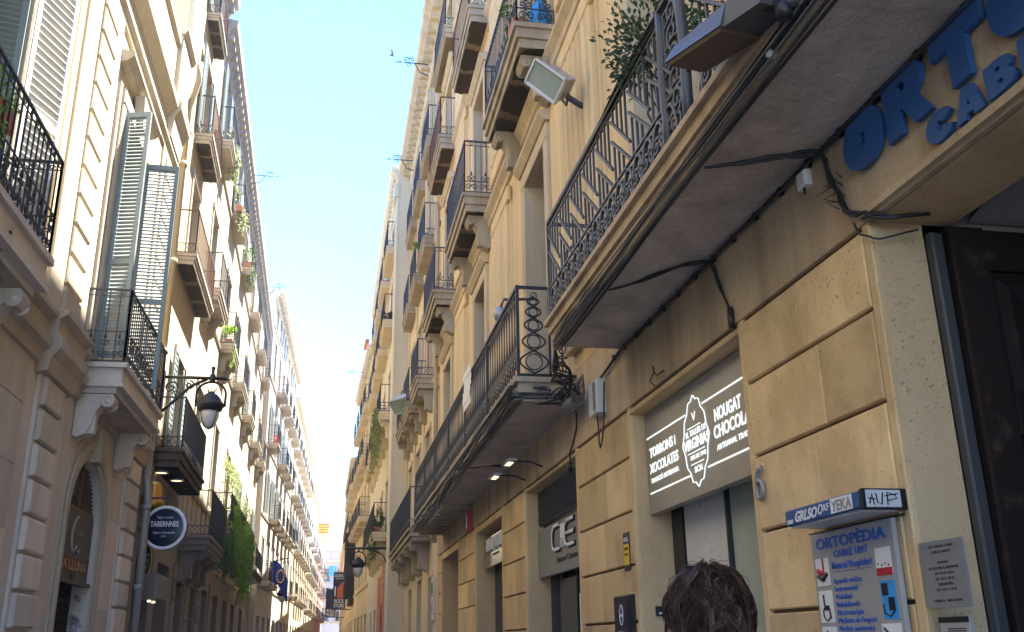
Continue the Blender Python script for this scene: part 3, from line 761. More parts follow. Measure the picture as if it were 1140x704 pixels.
# projecting blue letters over the portal
def ring(cx_, cy_, rx, ry, n=28, k=2.2):
    out = []
    for i in range(n):
        a = 2*PI*i/n; c, s_ = math.cos(a), math.sin(a); out.append((cx_+rx*abs(c)**(2/k)*(1 if c >= 0 else -1), cy_+ry*abs(s_)**(2/k)*(1 if s_ >= 0 else -1)))
    return out
LET = {
 'O': [ring(.5,.5,.5,.5), ring(.5,.5,.08,.11,14)],
 'R': [[(0,0),(0,1),(.6,1),(.78,.95),(.88,.82),(.88,.66),(.8,.54),(.68,.47),(.98,0),(.62,0),(.40,.36),(.34,.36),(.34,0)], [(.34,.62),(.46,.62),(.52,.68),(.52,.74),(.46,.79),(.34,.79)]],
 'T': [[(.32,0),(.68,0),(.68,.62),(1,.62),(1,1),(0,1),(0,.62),(.32,.62)]],
 'P': [[(0,0),(0,1),(.62,1),(.85,.92),(.95,.74),(.92,.52),(.8,.4),(.6,.34),(.36,.34),(.36,0)], [(.36,.58),(.5,.58),(.57,.65),(.57,.72),(.5,.78),(.36,.78)]],
 'E': [[(0,0),(0,1),(.9,1),(.9,.72),(.4,.72),(.4,.64),(.8,.64),(.8,.38),(.4,.38),(.4,.28),(.9,.28),(.9,0)]],
 'D': [[(0,0),(0,1),(.5,1),(.8,.9),(.97,.68),(.97,.32),(.8,.1),(.5,0)], [(.38,.32),(.5,.34),(.56,.44),(.56,.56),(.5,.66),(.38,.68)]],
 'I': [[(.15,0),(.15,1),(.6,1),(.6,0)]],
 'A': [[(0,0),(.33,1),(.67,1),(1,0),(.66,0),(.62,.16),(.38,.16),(.34,0)], [(.44,.38),(.56,.38),(.5,.6)]],
 'C': [[(1,.28),(.86,.08),(.62,0),(.38,0),(.14,.12),(0,.36),(0,.64),(.14,.88),(.38,1),(.62,1),(.86,.92),(1,.72),(.66,.56),(.56,.66),(.46,.64),(.42,.5),(.46,.36),(.56,.34),(.66,.44)]],
 'B': [[(0,0),(0,1),(.55,1),(.8,.92),(.88,.76),(.82,.6),(.74,.53),(.9,.42),(.95,.25),(.84,.07),(.6,0)], [(.38,.62),(.5,.62),(.54,.69),(.5,.76),(.38,.76)], [(.38,.22),(.52,.22),(.57,.30),(.52,.38),(.38,.38)]],
}
t = thing('letter_sign', 'two rows of thick blue cut-out letters fixed over the dark portal', 'sign', F(3.0,3.8,0))
def big(word, u, z, w, h, gap, dep):
    for ch in word:
        if ch == ' ': u -= w; continue
        lp = [[(a*w, b*h) for a, b in l] for l in LET[ch]]
        g = MB(); shape_mb(g, lp, (F(u, z, .012), -F.a, V((0,0,1)), F.n), dep); g.build('letter', M['blue'], t); u -= w*(.62 if ch == 'I' else 1)+gap
big('ORTOPEDIA', 4.09, 3.83, .355, .315, .035, .014); big('CABRE', 3.425, 3.655, .185, .145, .022, .012)
# house number
t = thing('house_number', 'grey metal number 6 on the stone pier beside the sweet shop', 'number', F(5.53,2.4,0))
g = MB(); P = lambda s, tt: F(5.53-s, 2.40+tt, .02)
pts = [P(.045*math.cos(a), .055+.055*math.sin(a)) for a in [PI*.75+2*PI*i/16 for i in range(17)]]
g.tube([P(.04,.185), P(.0,.175), P(-.035,.13)]+pts, .014, 6); g.build('digit', M['steel'], t)
# yellow security sticker sign
t = flat_sign('security_sign', 'small black and yellow security plate on the pier left of the sweet shop', 'sign', F, 8.30, 8.48, 2.17, 2.50, .001, .008, 'black', cham=.001)
x = MB(); x.box(F, 8.315, 8.465, 2.22, 2.40, .0085, .0095); x.build('plate', M['yellow'], t)
x = MB(); text_mb(x, 'VIGIL', wf(F, 8.47, 2.42, .0085, True), .04, .15, 'LEFT', .01, .0008); x.cm = 1; text_mb(x, 'ZONA', wf(F, 8.45, 2.345, .010, True), .03, .11, 'LEFT', .01, .0008); text_mb(x, 'ALARMA', wf(F, 8.45, 2.30, .010, True), .02, .11, 'LEFT', .0, .0008); x.build('lettering', [M['white'], M['black']], t)
# black menu case
t = flat_sign('menu_case', 'black framed menu case with white crest on the pier left of the sweet shop', 'menu case', F, 8.24, 8.73, 1.25, 1.965, .001, .05, 'black', cham=.01)
x = MB(); x.box(F, 8.29, 8.68, 1.30, 1.915, .051, .053); x.build('pane', M['navy'], t)
x = MB(); P = lambda s, tt: F(8.49-s, 1.80+tt, .056)
x.tube([P(.05*math.sin(2*PI*i/14)*(1), .085*math.cos(2*PI*i/14)) for i in range(15)], .004, 4); x.box(F, 8.45, 8.53, 1.785, 1.81, .054, .057)
text_mb(x, 'El Taller', wf(F, 8.62, 1.62, .054, True), .05, .26, 'LEFT', .0, .001); text_mb(x, 'TORRONS', wf(F, 8.62, 1.55, .054, True), .03, .26, 'LEFT', .0, .001); x.build('lettering', M['white'], t)
# little reader beside the shop door
t = flat_sign('card_reader', 'small dark reader with pale slot on the jamb by the sweet shop door', 'reader', Fr((2.6,8.13),(1,0),(0,-1)), .14, .24, 1.78, 1.86, .001, .03, 'black')
x = MB(); G = Fr((2.6,8.13),(1,0),(0,-1)); x.box(G, .16, .22, 1.795, 1.81, .031, .033); x.build('slot', M['white'], t)
# orthopaedic shop: light header box and information panel
t = thing('light_box', 'blue projecting light box with white graffiti and sticker, above the orthopaedics panel', 'light box', F(4.6,2.14,0))
b = MB(); b.box(F, 4.07, 4.83, 2.150, 2.232, 0, .22, .008); b.build('housing', M['blue'], t)
b = MB(); b.box(F, 4.04, 4.069, 2.144, 2.238, 0, .226, .008); b.box(F, 4.07, 4.95, 2.12, 2.128, .0, .03); b.build('end_cap', M['black'], t)
b = MB(); b.box(F, 4.09, 4.81, 2.140, 2.1495, .02, .20); b.build('diffuser', M['offw'], t)
x = MB(); D = .222
text_mb(x, 'na', wf(F, 4.81, 2.160, D, True), .03, .07, 'LEFT', .03, .0008, shear=.4)
text_mb(x, 'GRLSO', wf(F, 4.72, 2.163, D, True), .052, .24, 'LEFT', .045, .0008, shear=.35); text_mb(x, 'O', wf(F, 4.47, 2.17, D, True), .05, .05, 'LEFT', .02, .0008, shear=.3)
text_mb(x, 'KF', wf(F, 4.41, 2.18, D, True), .035, .06, 'LEFT', .01, .0008, shear=.2)
x.box(F, 4.13, 4.335, 2.158, 2.226, D, D+.001)
GE_ = Fr((2.6, 4.039), (1,0), (0,-1)); x.cm = 3; x.box(GE_, -.205, -.03, 2.153, 2.231, 0, .0012)
x.cm = 1; text_mb(x, 'YEKA', wf(F, 4.325, 2.166, D+.0015, True), .052, .185, 'LEFT', .03, .0008, shear=.1)
x.cm = 2
for pts in ([(-.19,.015),(-.175,.06),(-.168,.01)],[(-.155,.062),(-.15,.02),(-.13,.012),(-.12,.065)],[(-.10,.01),(-.098,.066),(-.06,.055),(-.05,.04),(-.095,.03)],[(-.195,.04),(-.16,.035)],[(-.11,.05),(-.045,.062)]):
    x.tube([GE_(u_, 2.153+z_, .003) for u_, z_ in pts], .0035, 4)
x.cm = 0
x.build('graffiti', [M['white'], M['steel'], M['black'], M['offw']], t)
t = flat_sign('information_panel', 'pale grey ORTOPÈDIA panel with blue lettering and product pictures on the corner pier', 'sign', F, 4.135, 4.93, .72, 2.118, .012, .035, 'ltgrey', cham=.003)
x = MB(); D = .0355
L(x, 'ORTOPÈDIA', 4.875, 2.035, .68, .055, .035); L(x, 'CABRÉ 1897', 4.70, 1.983, .33, .034, .02); L(x, 'Material Hospitalari:', 4.73, 1.925, .39, .036, .008)
x.box(F, 4.35, 4.73, 1.908, 1.911, D, D+.0012)
for i, (s_, w_) in enumerate((('Aparells mèdics',.27),('Instrumental',.22),('Mobiliari',.16),('Rehabilitació',.22),('Electroteràpia',.25),("Medicina de l'esport",.36),('Models anatòmics',.33),('Ajudes tècniques',.31),('Cadires de rodes',.30))): L(x, s_, 4.727, 1.853-.0385*i, w_, .026, .0)
x.build('lettering', M['blue_txt'], t)
pics = [(4.905,4.765,1.988,1.848),(4.908,4.762,1.824,1.665),(4.91,4.76,1.645,1.49),(4.31,4.175,1.992,1.865),(4.30,4.172,1.842,1.669),(4.33,4.165,1.65,1.50)]
for i, (a, b, z1, z0) in enumerate(pics):
    x = MB(); x.box(F, b, a, z0, z1, D, D+.0015); cx_, cz = (a+b)/2, (z0+z1)/2
    x.cm = 1
    if i == 0: x.box(F, cx_-.02, cx_+.0, z0+.02, z1, D+.0017, D+.002); x.cm = 2; x.tube([F(a-.02,z0+.05,D+.002),F(cx_,z0+.03,D+.002),F(b+.02,z0+.06,D+.002)], .012, 5); x.cm = 1; x.tube([F(a-.02,z0+.08,D+.002),F(cx_,z0+.06,D+.002)], .014, 5)
    elif i in (1,2):
        x.cm = 2; x.tube([F(cx_+.035*math.cos(q), z0+.045+.035*math.sin(q), D+.003) for q in [2*PI*j/12 for j in range(13)]], .004, 4); x.box(F, cx_-.03, cx_+.02, z0+.06, z0+.085, D+.002, D+.004); x.box(F, cx_+.012, cx_+.025, z0+.085, z1-.02, D+.002, D+.004); x.tube([F(cx_-.03,z0+.07,D+.003),F(cx_-.04,z0+.02,D+.003)], .005, 4)
    elif i == 3: x.box(F, b, a, z0, z0+.035, D+.0017, D+.0025); x.cm = 2; [x.box(F, b+.02+.03*j, b+.032+.03*j, z0+.042+.008*(j%2), z0+.05+.008*(j%2), D+.0017, D+.0025) for j in range(4)]
    elif i == 4: x.cm = 2; x.box(F, cx_, cx_+.05, cz+.02, cz+.075, D+.002, D+.004); x.box(F, cx_-.045, cx_+.005, cz-.05, cz+.01, D+.002, D+.004); x.tube([F(cx_+.05,cz-.02,D+.003),F(cx_+.045,cz-.06,D+.003),F(cx_,cz-.075,D+.003),F(cx_-.04,cz-.05,D+.003)], .004, 4)
    else: x.box(F, cx_-.05, cx_+.02, z0+.03, z0+.07, D+.002, D+.004); x.cm = 2; x.tube([F(cx_+.06,z1-.02,D+.003),F(cx_-.05,z0+.06,D+.003)], .006, 4)
    x.build('picture', [M['cyan'] if i == 4 else M['white'], M['red'], M['black']], t)
# engraved plaque and intercom
t = flat_sign('plaque', 'brushed steel plaque with small engraved lines on the portal jamb', 'plaque', F, 3.675, 3.985, 1.705, 1.985, .001, .009, 'steel', cham=.001)
x = MB(); D = .0095
for i, (s_, w_) in enumerate((('ORTOPEDIA CABRE',.18),('J. BRETO ARECO',.14),('',0),('HORARI',.075),('DE DILLUNS A DIVENDRES',.21),('DE 10 A 14 H',.13),('DE 16 A 20 H',.13),('DISSABTES',.10),('DE 10 A 14 H',.14),('',0),('CARRER 6 - BARCELONA',.20))):
    if s_: text_mb(x, s_, wf(F, 3.83, 1.955-.0225*i, D, True), .011, w_, 'CENTER', .0, .0005)
x.build('lettering', M['black'], t)
t = flat_sign('intercom', 'aluminium door intercom with slotted speaker below the engraved plaque', 'intercom', F, 3.70, 3.905, 1.36, 1.665, .001, .018, 'ltgrey', cham=.004)
x = MB(); x.box(F, 3.70, 3.905, 1.645, 1.668, .0185, .02)
for i in range(5): x.box(F, 3.725, 3.85, 1.60+.008*(i-2)*1.2, 1.604+.008*(i-2)*1.2, .0185, .0195)
for i in range(4):
    for j in range(2): x.box(F, 3.72+.1*j, 3.79+.1*j, 1.40+.035*i, 1.418+.035*i, .0185, .021)
x.build('grille', M['black'], t)
# meter box, sensor
t = thing('meter_box', 'pale grey junction box with ribbed cover and hanging wire on the pier', 'box', F(8.97,3.7,0))
b = MB(); b.box(F, 8.83, 9.12, 3.70, 4.04, .001, .10, .012); b.build('housing', M['offw'], t)
b = MB()
for i in range(8): b.box(F, 8.85, 8.93, 3.735+.036*i, 3.755+.036*i, .101, .112)
b.build('ribs', M['steel'], t)
b = MB(); b.tube([F(9.0,3.70,.05),F(9.0,3.55,.04),F(8.97,3.42,.05),F(8.9,3.36,.06),F(8.82,3.42,.06),F(8.8,3.6,.04),F(8.8,4.0,.02)], .008, 5); b.build('wire', M['cable'], t)
t = thing('sensor_box', 'tiny white sensor box under the near end of the upper balcony', 'box', F(4.53,4.05,0))
b = MB(); b.box(F, 4.50, 4.60, 4.02, 4.12, .001, .05, .01); b.build('housing', M['offw'], t); b = MB(); b.tube([F(4.55,4.02,.03),F(4.55,3.98,.03)], .008, 5); b.build('stub', M['black'], t)

# ------------------------------------------------------------------ cables
def wiggle(path, amp, n=26, ph=None):
    ph = R_.uniform(0,6) if ph is None else ph; out = []
    k = len(path)-1
    f1, f2, f3 = R_.uniform(.7,1.6), R_.uniform(2,4), R_.uniform(.6,1.5)
    for i in range(n+1):
        q = i/n*k; j = min(k-1, int(q)); w_ = q-j
        p = V(path[j])*(1-w_)+V(path[j+1])*w_; e = min(1, 4*min(i/n, 1-i/n))
        out.append(p+V((math.sin(q*f1*3+ph)*amp, math.sin(q*f3*5+ph)*amp*.3, math.cos(q*f2+ph*2)*amp*1.2))*e)
    return out
t = thing('cable_bundle', 'thick bundle of black and grey cables slung along the upper balcony edge', 'cables', F(3,4.2,.7))
a = MB(); b = MB()
for i in range(3): a.tube(wiggle([F(-3,5.40,.66), F(2,5.41,.66), F(5,5.40,.66), F(8.3,5.40,.66)], .028, 90), .010, 5)
for i in range(13):
    off = R_.uniform(-.035,.03); zz = R_.uniform(-.045,.05)
    mb = b if i % 4 else a
    mb.tube(wiggle([F(-3,4.20+zz,.665+off), F(1,4.205+zz,.665+off), F(4.5,4.20+zz,.665+off), F(6.6,4.19+zz,.66+off), F(8.0,4.18+zz*1.4,.66+off), F(8.36,4.20+zz,.60+off)], .016, 70), R_.uniform(.0035,.0065), 5)
for i in range(2):       # heavier dark ones underneath
    a.tube(wiggle([F(-3,4.15,.60+.03*i), F(2,4.145,.60+.03*i), F(5,4.15,.60+.03*i), F(8.3,4.15,.58+.03*i)], .010, 40), .009, 6)
a.build('black_cable', M['cable'], t); b.build('grey_cable', M['cable_gr'], t)
t = thing('cable_bundle', 'pair of black cables crossing under the upper balcony and down to the sweet shop lintel', 'cables', F(6,4.13,.3))
a = MB()
for i in range(3): a.tube(wiggle([F(6.65,4.14,.58), F(6.5,4.155,.4), F(6.1,4.155,.18), F(5.95,4.13,.03), F(5.85,3.9,.02), F(5.72,3.66,.015)], .01, 20), .008, 5)
a.tube([F(5.72,3.70,.02),F(5.7,3.6,.03),F(5.72,3.56,.02)], .022, 6); a.build('wire', M['cable'], t)
t = thing('cable_bundle', 'black cable run along the joint between the upper balcony soffit and wall', 'cables', F(5,4.12,0))
a = MB()
for i in range(4): a.tube(wiggle([F(-3,4.160-.010*i,.012+.010*i), F(3,4.158-.010*i,.012+.010*i), F(8.25,4.155-.010*i,.012+.010*i), F(8.9,4.05,.03), F(9.3,4.0,.05)], .004, 40), .010, 5)
for i in range(30): a.box(F, -2+.36*i, -1.97+.36*i, 4.12, 4.168, .002, .03)
a.build('wire', M['cable'], t)
t = thing('cable_bundle', 'bunch of frayed dark cables crossing the near soffit and dropping by the portal corner', 'cables', F(4.1,3.8,0))
a = MB()
for i in range(5): a.tube(wiggle([F(4.6,4.13,.60), F(4.55,4.15,.4), F(4.42,4.15,.15), F(4.32,4.13,.03), F(4.25,3.9,.03), F(4.18,3.72,.03), F(4.05,3.62,.035), F(3.95,3.58,.03), F(3.9,3.55,-.05), F(3.88,3.57,-.25)], .014, 34), .009, 5)
for i in range(14):
    p = F(4.25-.1*R_.random(), 3.72+.2*R_.random(), .03); a.tube([p, p+V((-.05-.03*R_.random(), R_.uniform(-.07,.09), R_.uniform(-.05,.06)))], .004, 4, .002)
a.tube(wiggle([F(4.1,3.6,.03), F(4.04,3.50,.04), F(3.97,3.46,.0), F(3.92,3.5,-.2)], .006, 10), .006, 5)
a.build('wire', M['cable'], t)
t = thing('cable_bundle', 'tangle of grey cables and splice drum hanging between the two long balconies', 'cables', F(9.6,4.0,.1))
a = MB(); b = MB()
for i in range(9):
    a.tube(wiggle([F(8.4,4.18,.6), F(9.0+.2*R_.random(),4.12,.4), F(9.5,4.05+.1*R_.random(),.15), F(9.9,4.1,.2), F(10.2,4.1,.55)], .07, 22), .009, 5)
    b.tube(wiggle([F(9.3,4.2,.1), F(9.5+.2*R_.random(),4.0-.15*R_.random(),.12), F(9.7,4.15,.08)], .06, 14), .010, 5)
a.build('wire', M['cable'], t); b.lathe(F(9.72,3.98,.12), [(0,-.2),(.07,-.2),(.085,-.12),(.085,.12),(.06,.2),(0,.2)], 10, (F.n, V((0,0,1)), F.a)); b.build('splice_drum', M['cable_gr'], t)
t = thing('cable_bundle', 'sagging cables looped along the lower long balcony edge', 'cables', F(16,4.2,.7))
a = MB(); b = MB()
for i in range(14):
    off = R_.uniform(-.03,.06); zz = R_.uniform(-.12,.04); mb = a if i % 2 else b
    mb.tube(wiggle([F(9.9,4.2+zz,.3+off), F(10.0,4.2+zz,.70+off), F(12.5,4.15+zz,.70+off), F(15,4.12+zz,.69+off), F(18,4.05+zz*1.5,.70+off), F(20.5,4.08+zz,.70+off), F(22.9,4.12+zz,.66+off)], .035, 60), R_.uniform(.006,.011), 5)
for i in range(4): a.tube(wiggle([F(14.2,4.06,.58),F(14,4.06,.3),F(13.7,4.03,.03)], .01, 10), .010, 5)
b.tube(wiggle([F(17.5,4.1,.7),F(17.2,3.75,.74),F(16.9,3.62,.73),F(16.6,3.9,.72)], .03, 14), .008, 5)
a.build('black_cable', M['cable'], t); b.build('grey_cable', M['cable_gr'], t)
t = thing('cable_bundle', 'black wire with clips dropping down the pier beside the matte grey sign with outlined letters', 'cables', F(10.2,3.6,0))
a = MB(); a.tube(wiggle([F(9.9,4.1,.02),F(9.95,3.8,.02),F(10.2,3.6,.02),F(10.3,3.48,.02),F(10.2,3.40,.02)], .008, 14), .010, 5); a.tube([F(10.25,3.46,.03),F(10.27,3.36,.03)], .03, 6); a.build('wire', M['cable'], t)
t = thing('cable_bundle', 'short hooked black wire hanging above the sweet shop sign', 'cables', F(7.2,3.6,0))
a = MB(); a.tube([F(7.35,3.75,.02),F(7.3,3.68,.03),F(7.2,3.63,.04),F(7.08,3.64,.02)], .007, 5); a.tube([F(7.3,3.68,.03),F(7.36,3.62,.05),F(7.3,3.57,.03)], .006, 5); a.build('wire', M['cable'], t)

# ------------------------------------------------------------------ floodlights
def floodlight(loc, aim, label, w, h, dpt, hmat, lens, wallpt, spikes=False, group=None, xdir=None):
    t = thing('floodlight', label, 'floodlight', loc, group)
    Z = V(aim).normalized(); X = Z.cross(V((0,0,1))).normalized()
    if xdir: X = V(xdir); X = (X-Z*X.dot(Z)).normalized()
    Y = X.cross(Z); Y = Y if Y.z > 0 else -Y; c = V(loc)
    q = lambda x_, y_, z_: c+X*x_+Y*y_+Z*z_
    b = MB(); f = [q(-w/2,-h/2,0),q(w/2,-h/2,0),q(w/2,h/2,0),q(-w/2,h/2,0)]; k = .62
    bk = [q(-w/2*k,-h/2*k,-dpt),q(w/2*k,-h/2*k,-dpt),q(w/2*k,h/2*.9,-dpt),q(-w/2*k,h/2*.9,-dpt)]
    b.hexa(bk+f); 
    o = b.build('housing', M[hmat], t)
    r = MB()
    for (x0,y0,x1,y1) in ((-w/2,-h/2,w/2,-h/2),(w/2,-h/2,w/2,h/2),(w/2,h/2,-w/2,h/2),(-w/2,h/2,-w/2,-h/2)): r.bar(q(x0,y0,.006), q(x1,y1,.006), .022)
    r.build('rim', M[hmat], t)
    g = MB(); g.faces([q(-w/2+.02,-h/2+.02,.008),q(w/2-.02,-h/2+.02,.008),q(w/2-.02,h/2-.02,.008),q(-w/2+.02,h/2-.02,.008)], [(0,1,2,3)]); g.build('lens', M[lens], t)
    a = MB(); a.tube([q(0,-h*.32,-dpt*.85), (q(0,-h*.4,-dpt*1.1)+V(wallpt))/2, V(wallpt)], .035, 7); a.tube([q(-w/2-.02,0,-dpt*.4), q(-w/2-.02,-h*.5,-dpt*.6), q(0,-h*.42,-dpt*.9), q(w/2+.02,-h*.5,-dpt*.6), q(w/2+.02,0,-dpt*.4)], .016, 5)
    a.build('bracket', M['grey_iron'], t)
    if spikes:
        s = MB()
        for i in range(26):
            p = q(R_.uniform(-w/2,w/2), h/2, R_.uniform(-dpt*.6,0)); s.tube([p, p+Y*.16+V((R_.uniform(-.1,.1),R_.uniform(-.1,.1),R_.uniform(0,.05)))], .003, 3, .001)
        s.build('bird_spikes', M['steel'], t)
    return t
floodlight((2.06, 8.7, 7.28), (-.75,-.55,-.35), 'large pale grey floodlight with bird spikes on the ochre wall above the long balconies', .465, .27, .30, 'ltgrey', 'lens', (2.6, 8.9, 7.08), True, xdir=(.275,-.163,-.337))
floodlight((2.0, 29.6, 8.65), (-.6,-.45,-.75), 'distant grey floodlight with pale lens under the small balconies of the cream building', .8, .5, .35, 'frame_gr', 'lens', (2.6, 30.2, 8.7))
t = thing('street_light', 'dark metal lantern head with ribbed body clamped to the upper balcony edge', 'street light', (1.8, 3.6, 4.3))
b = MB()
c0, c1 = V((1.70,4.05,4.42)), V((1.86,3.25,4.25)); ax = (c1-c0).normalized(); sd = V((1,0,0)); sd = (sd-ax*sd.dot(ax)).normalized(); nn = ax.cross(sd)
if nn.z < 0: nn = -nn
def qq(a_, x_, y_): return c0+ax*a_*.82+sd*x_*.72+nn*y_*.8
b.hexa([qq(0,-.17,-.02),qq(0,.17,-.02),qq(.62,.17,-.02),qq(.62,-.17,-.02), qq(.02,-.10,.10),qq(.02,.10,.10),qq(.60,.11,.14),qq(.60,-.11,.14)])
b.hexa([qq(.62,-.15,-.03),qq(.62,.15,-.03),qq(.92,.11,.0),qq(.92,-.11,.0), qq(.62,-.12,.15),qq(.62,.12,.15),qq(.92,.09,.15),qq(.92,-.09,.15)])
b.build('housing', M['grey_iron'], t)
g = MB(); g.hexa([qq(.03,-.15,-.045),qq(.03,.15,-.045),qq(.60,.15,-.045),qq(.60,-.15,-.045), qq(.02,-.16,-.021),qq(.02,.16,-.021),qq(.61,.16,-.021),qq(.61,-.16,-.021)]); g.build('lens_cover', M['frame_br'], t)
a = MB(); a.tube([qq(.85,0,.02), qq(.98,.05,-.02), V((1.93,3.2,4.22))], .032, 8); a.lathe(qq(.98,.02,-.06), [(.0,-.03),(.035,-.03),(.04,.03),(0,.05)], 10); a.build('mount', M['iron'], t)
a = MB(); a.lathe(qq(.66,.24,-.14), [(0,.06),(.024,.05),(.03,.01),(.022,0),(.0,.005)], 10, (V((0,1,0)),V((0,0,1)),V((-1,0,0)))); a.build('sensor', M['offw'], t)
# white sheet on the lower railing, pigeon-like globe behind it
t = thing('notice', 'white paper sheet tied to the railing of the lower long balcony', 'notice', F(13.8,4.6,.68))
x = MB()
for i in range(6):
    a_, b_ = 4.88+.095*i, 4.88+.095*(i+1); dd = .685+.012*math.sin(i*1.3)
    x.hexa([F(13.4,a_,dd),F(14.1,a_,dd+.008),F(14.1,b_,dd+.012),F(13.4,b_,dd+.006), F(13.4,a_,dd+.004),F(14.1,a_,dd+.012),F(14.1,b_,dd+.016),F(13.4,b_,dd+.01)])
x.build('sheet', M['white'], t)
def onp(px, py, Y):
    d_ = right*((px-CX)/F_)+up*((CY-py)/F_)+fwd; k = Y/d_.y; return V((0,0,1.6))+d_*k
t = thing('globe_lamp', 'small dusty blue-grey globe lamp above the lower balcony rail', 'lamp', V((2.3,12.0,5.9)))
b = MB(); c = V((2.12,12.0,5.75)); b.lathe(c, [(0,-.11),(.07,-.085),(.11,0),(.07,.085),(0,.11)], 12); b.build('globe', M['steel'], t)
b = MB(); b.tube([c+V((0,0,.1)), c+V((.05,.0,.22)), V((2.6,12.0,6.0))], .02, 6); b.build('arm', M['rust'], t)
# plants on the near balcony
def plantbox(F, u, z, d, L_, label, leafm='leaf', rad=(.4,.45,.4), n=380, hang=0, box='terra', lf=(.07,.03)):
    c = F(u, z, d); t = thing('potted_plant', label, 'plant', c)
    b = MB(); b.box(F, u-L_/2, u+L_/2, z, z+.2, d-.1, d+.1, .01); b.build('pot', M[box], t)
    f = MB(); bush(f, c+V((0,0,.2+rad[2]*.7)), (rad[0], rad[1], rad[2]), n, *lf)
    for i in range(hang): trailing(f, c+V((F.n.x*R_.uniform(.05,.2), R_.uniform(-1,1)*L_/2, .2)), R_.uniform(.4,1.2), 16, *lf)
    f.build('foliage', M[leafm], t); return t
c_ = FR(5.55, 4.425, .42); t = thing('potted_plant', 'dark small-leaved shrub rising over the upper balcony railing beside the volute post', 'plant', c_)
p_ = MB(); pot(p_, c_, .17, .32); p_.build('pot', M['terra'], t)
st = MB(); [st.tube([c_+V((0,0,.28)), c_+V((R_.uniform(-.1,.1),R_.uniform(-.15,.15),.7)), c_+V((-.15+R_.uniform(-.15,.15),R_.uniform(-.35,.35),1.15))], .012, 5, .005) for _ in range(7)]; st.build('stem', M['stem'], t)
f_ = MB(); bush(f_, c_+V((-.10,-.02,1.16)), (.36,.50,.36), 1300, .05, .026); f_.build('foliage', M['leaf_dk'], t)
plantbox(FR, 4.1, 4.45, .42, .5, 'dark leafy shrub behind the balcony ironwork next to the metal lantern head', 'leaf_dk', (.3,.6,.55), 1100, 0, 'terra', (.055,.028))
# third-floor balcony things
plantbox(FR, 10.75, 9.25, .42, .35, 'green pot plant spilling over the small balcony high on the ochre wall', 'leaf', (.28,.3,.3), 220)
t = thing('water_bottle', 'blue and white water bottle with red cap on the small high balcony', 'bottle', FR(10.55,9.25,.12))
b = MB(); b.lathe(FR(10.55,9.25,.16), [(0,0),(.13,0),(.14,.02),(.14,.28),(.12,.34),(.05,.42),(.05,.46)], 14); b.build('body', M['cyan'], t)
b = MB(); b.lathe(FR(10.55,9.25,.16), [(.055,.46),(.06,.46),(.06,.56),(0,.57)], 10); b.build('cap', M['red'], t)

t = thing('poster', 'white shop-window poster with a red disc under the matte grey sign', 'poster', FR(11.1,1.2,-.3))
x = MB(); x.box(FR, 10.75, 11.45, 1.2, 2.12, -.335, -.33); x.build('sheet', M['white'], t)
x = MB(); x.lathe(FR(10.98,1.72,-.329), [(0,0),(.24,0),(.24,.003),(0,.003)], 24, (FR.a*.8, V((0,0,1)), FR.n)); x.build('disc', M['red'], t)
x = MB(); text_mb(x, '50', wf(FR, 11.12, 1.64, -.325, True), .14, .24, 'LEFT', .02, .001); x.build('lettering', M['white'], t)
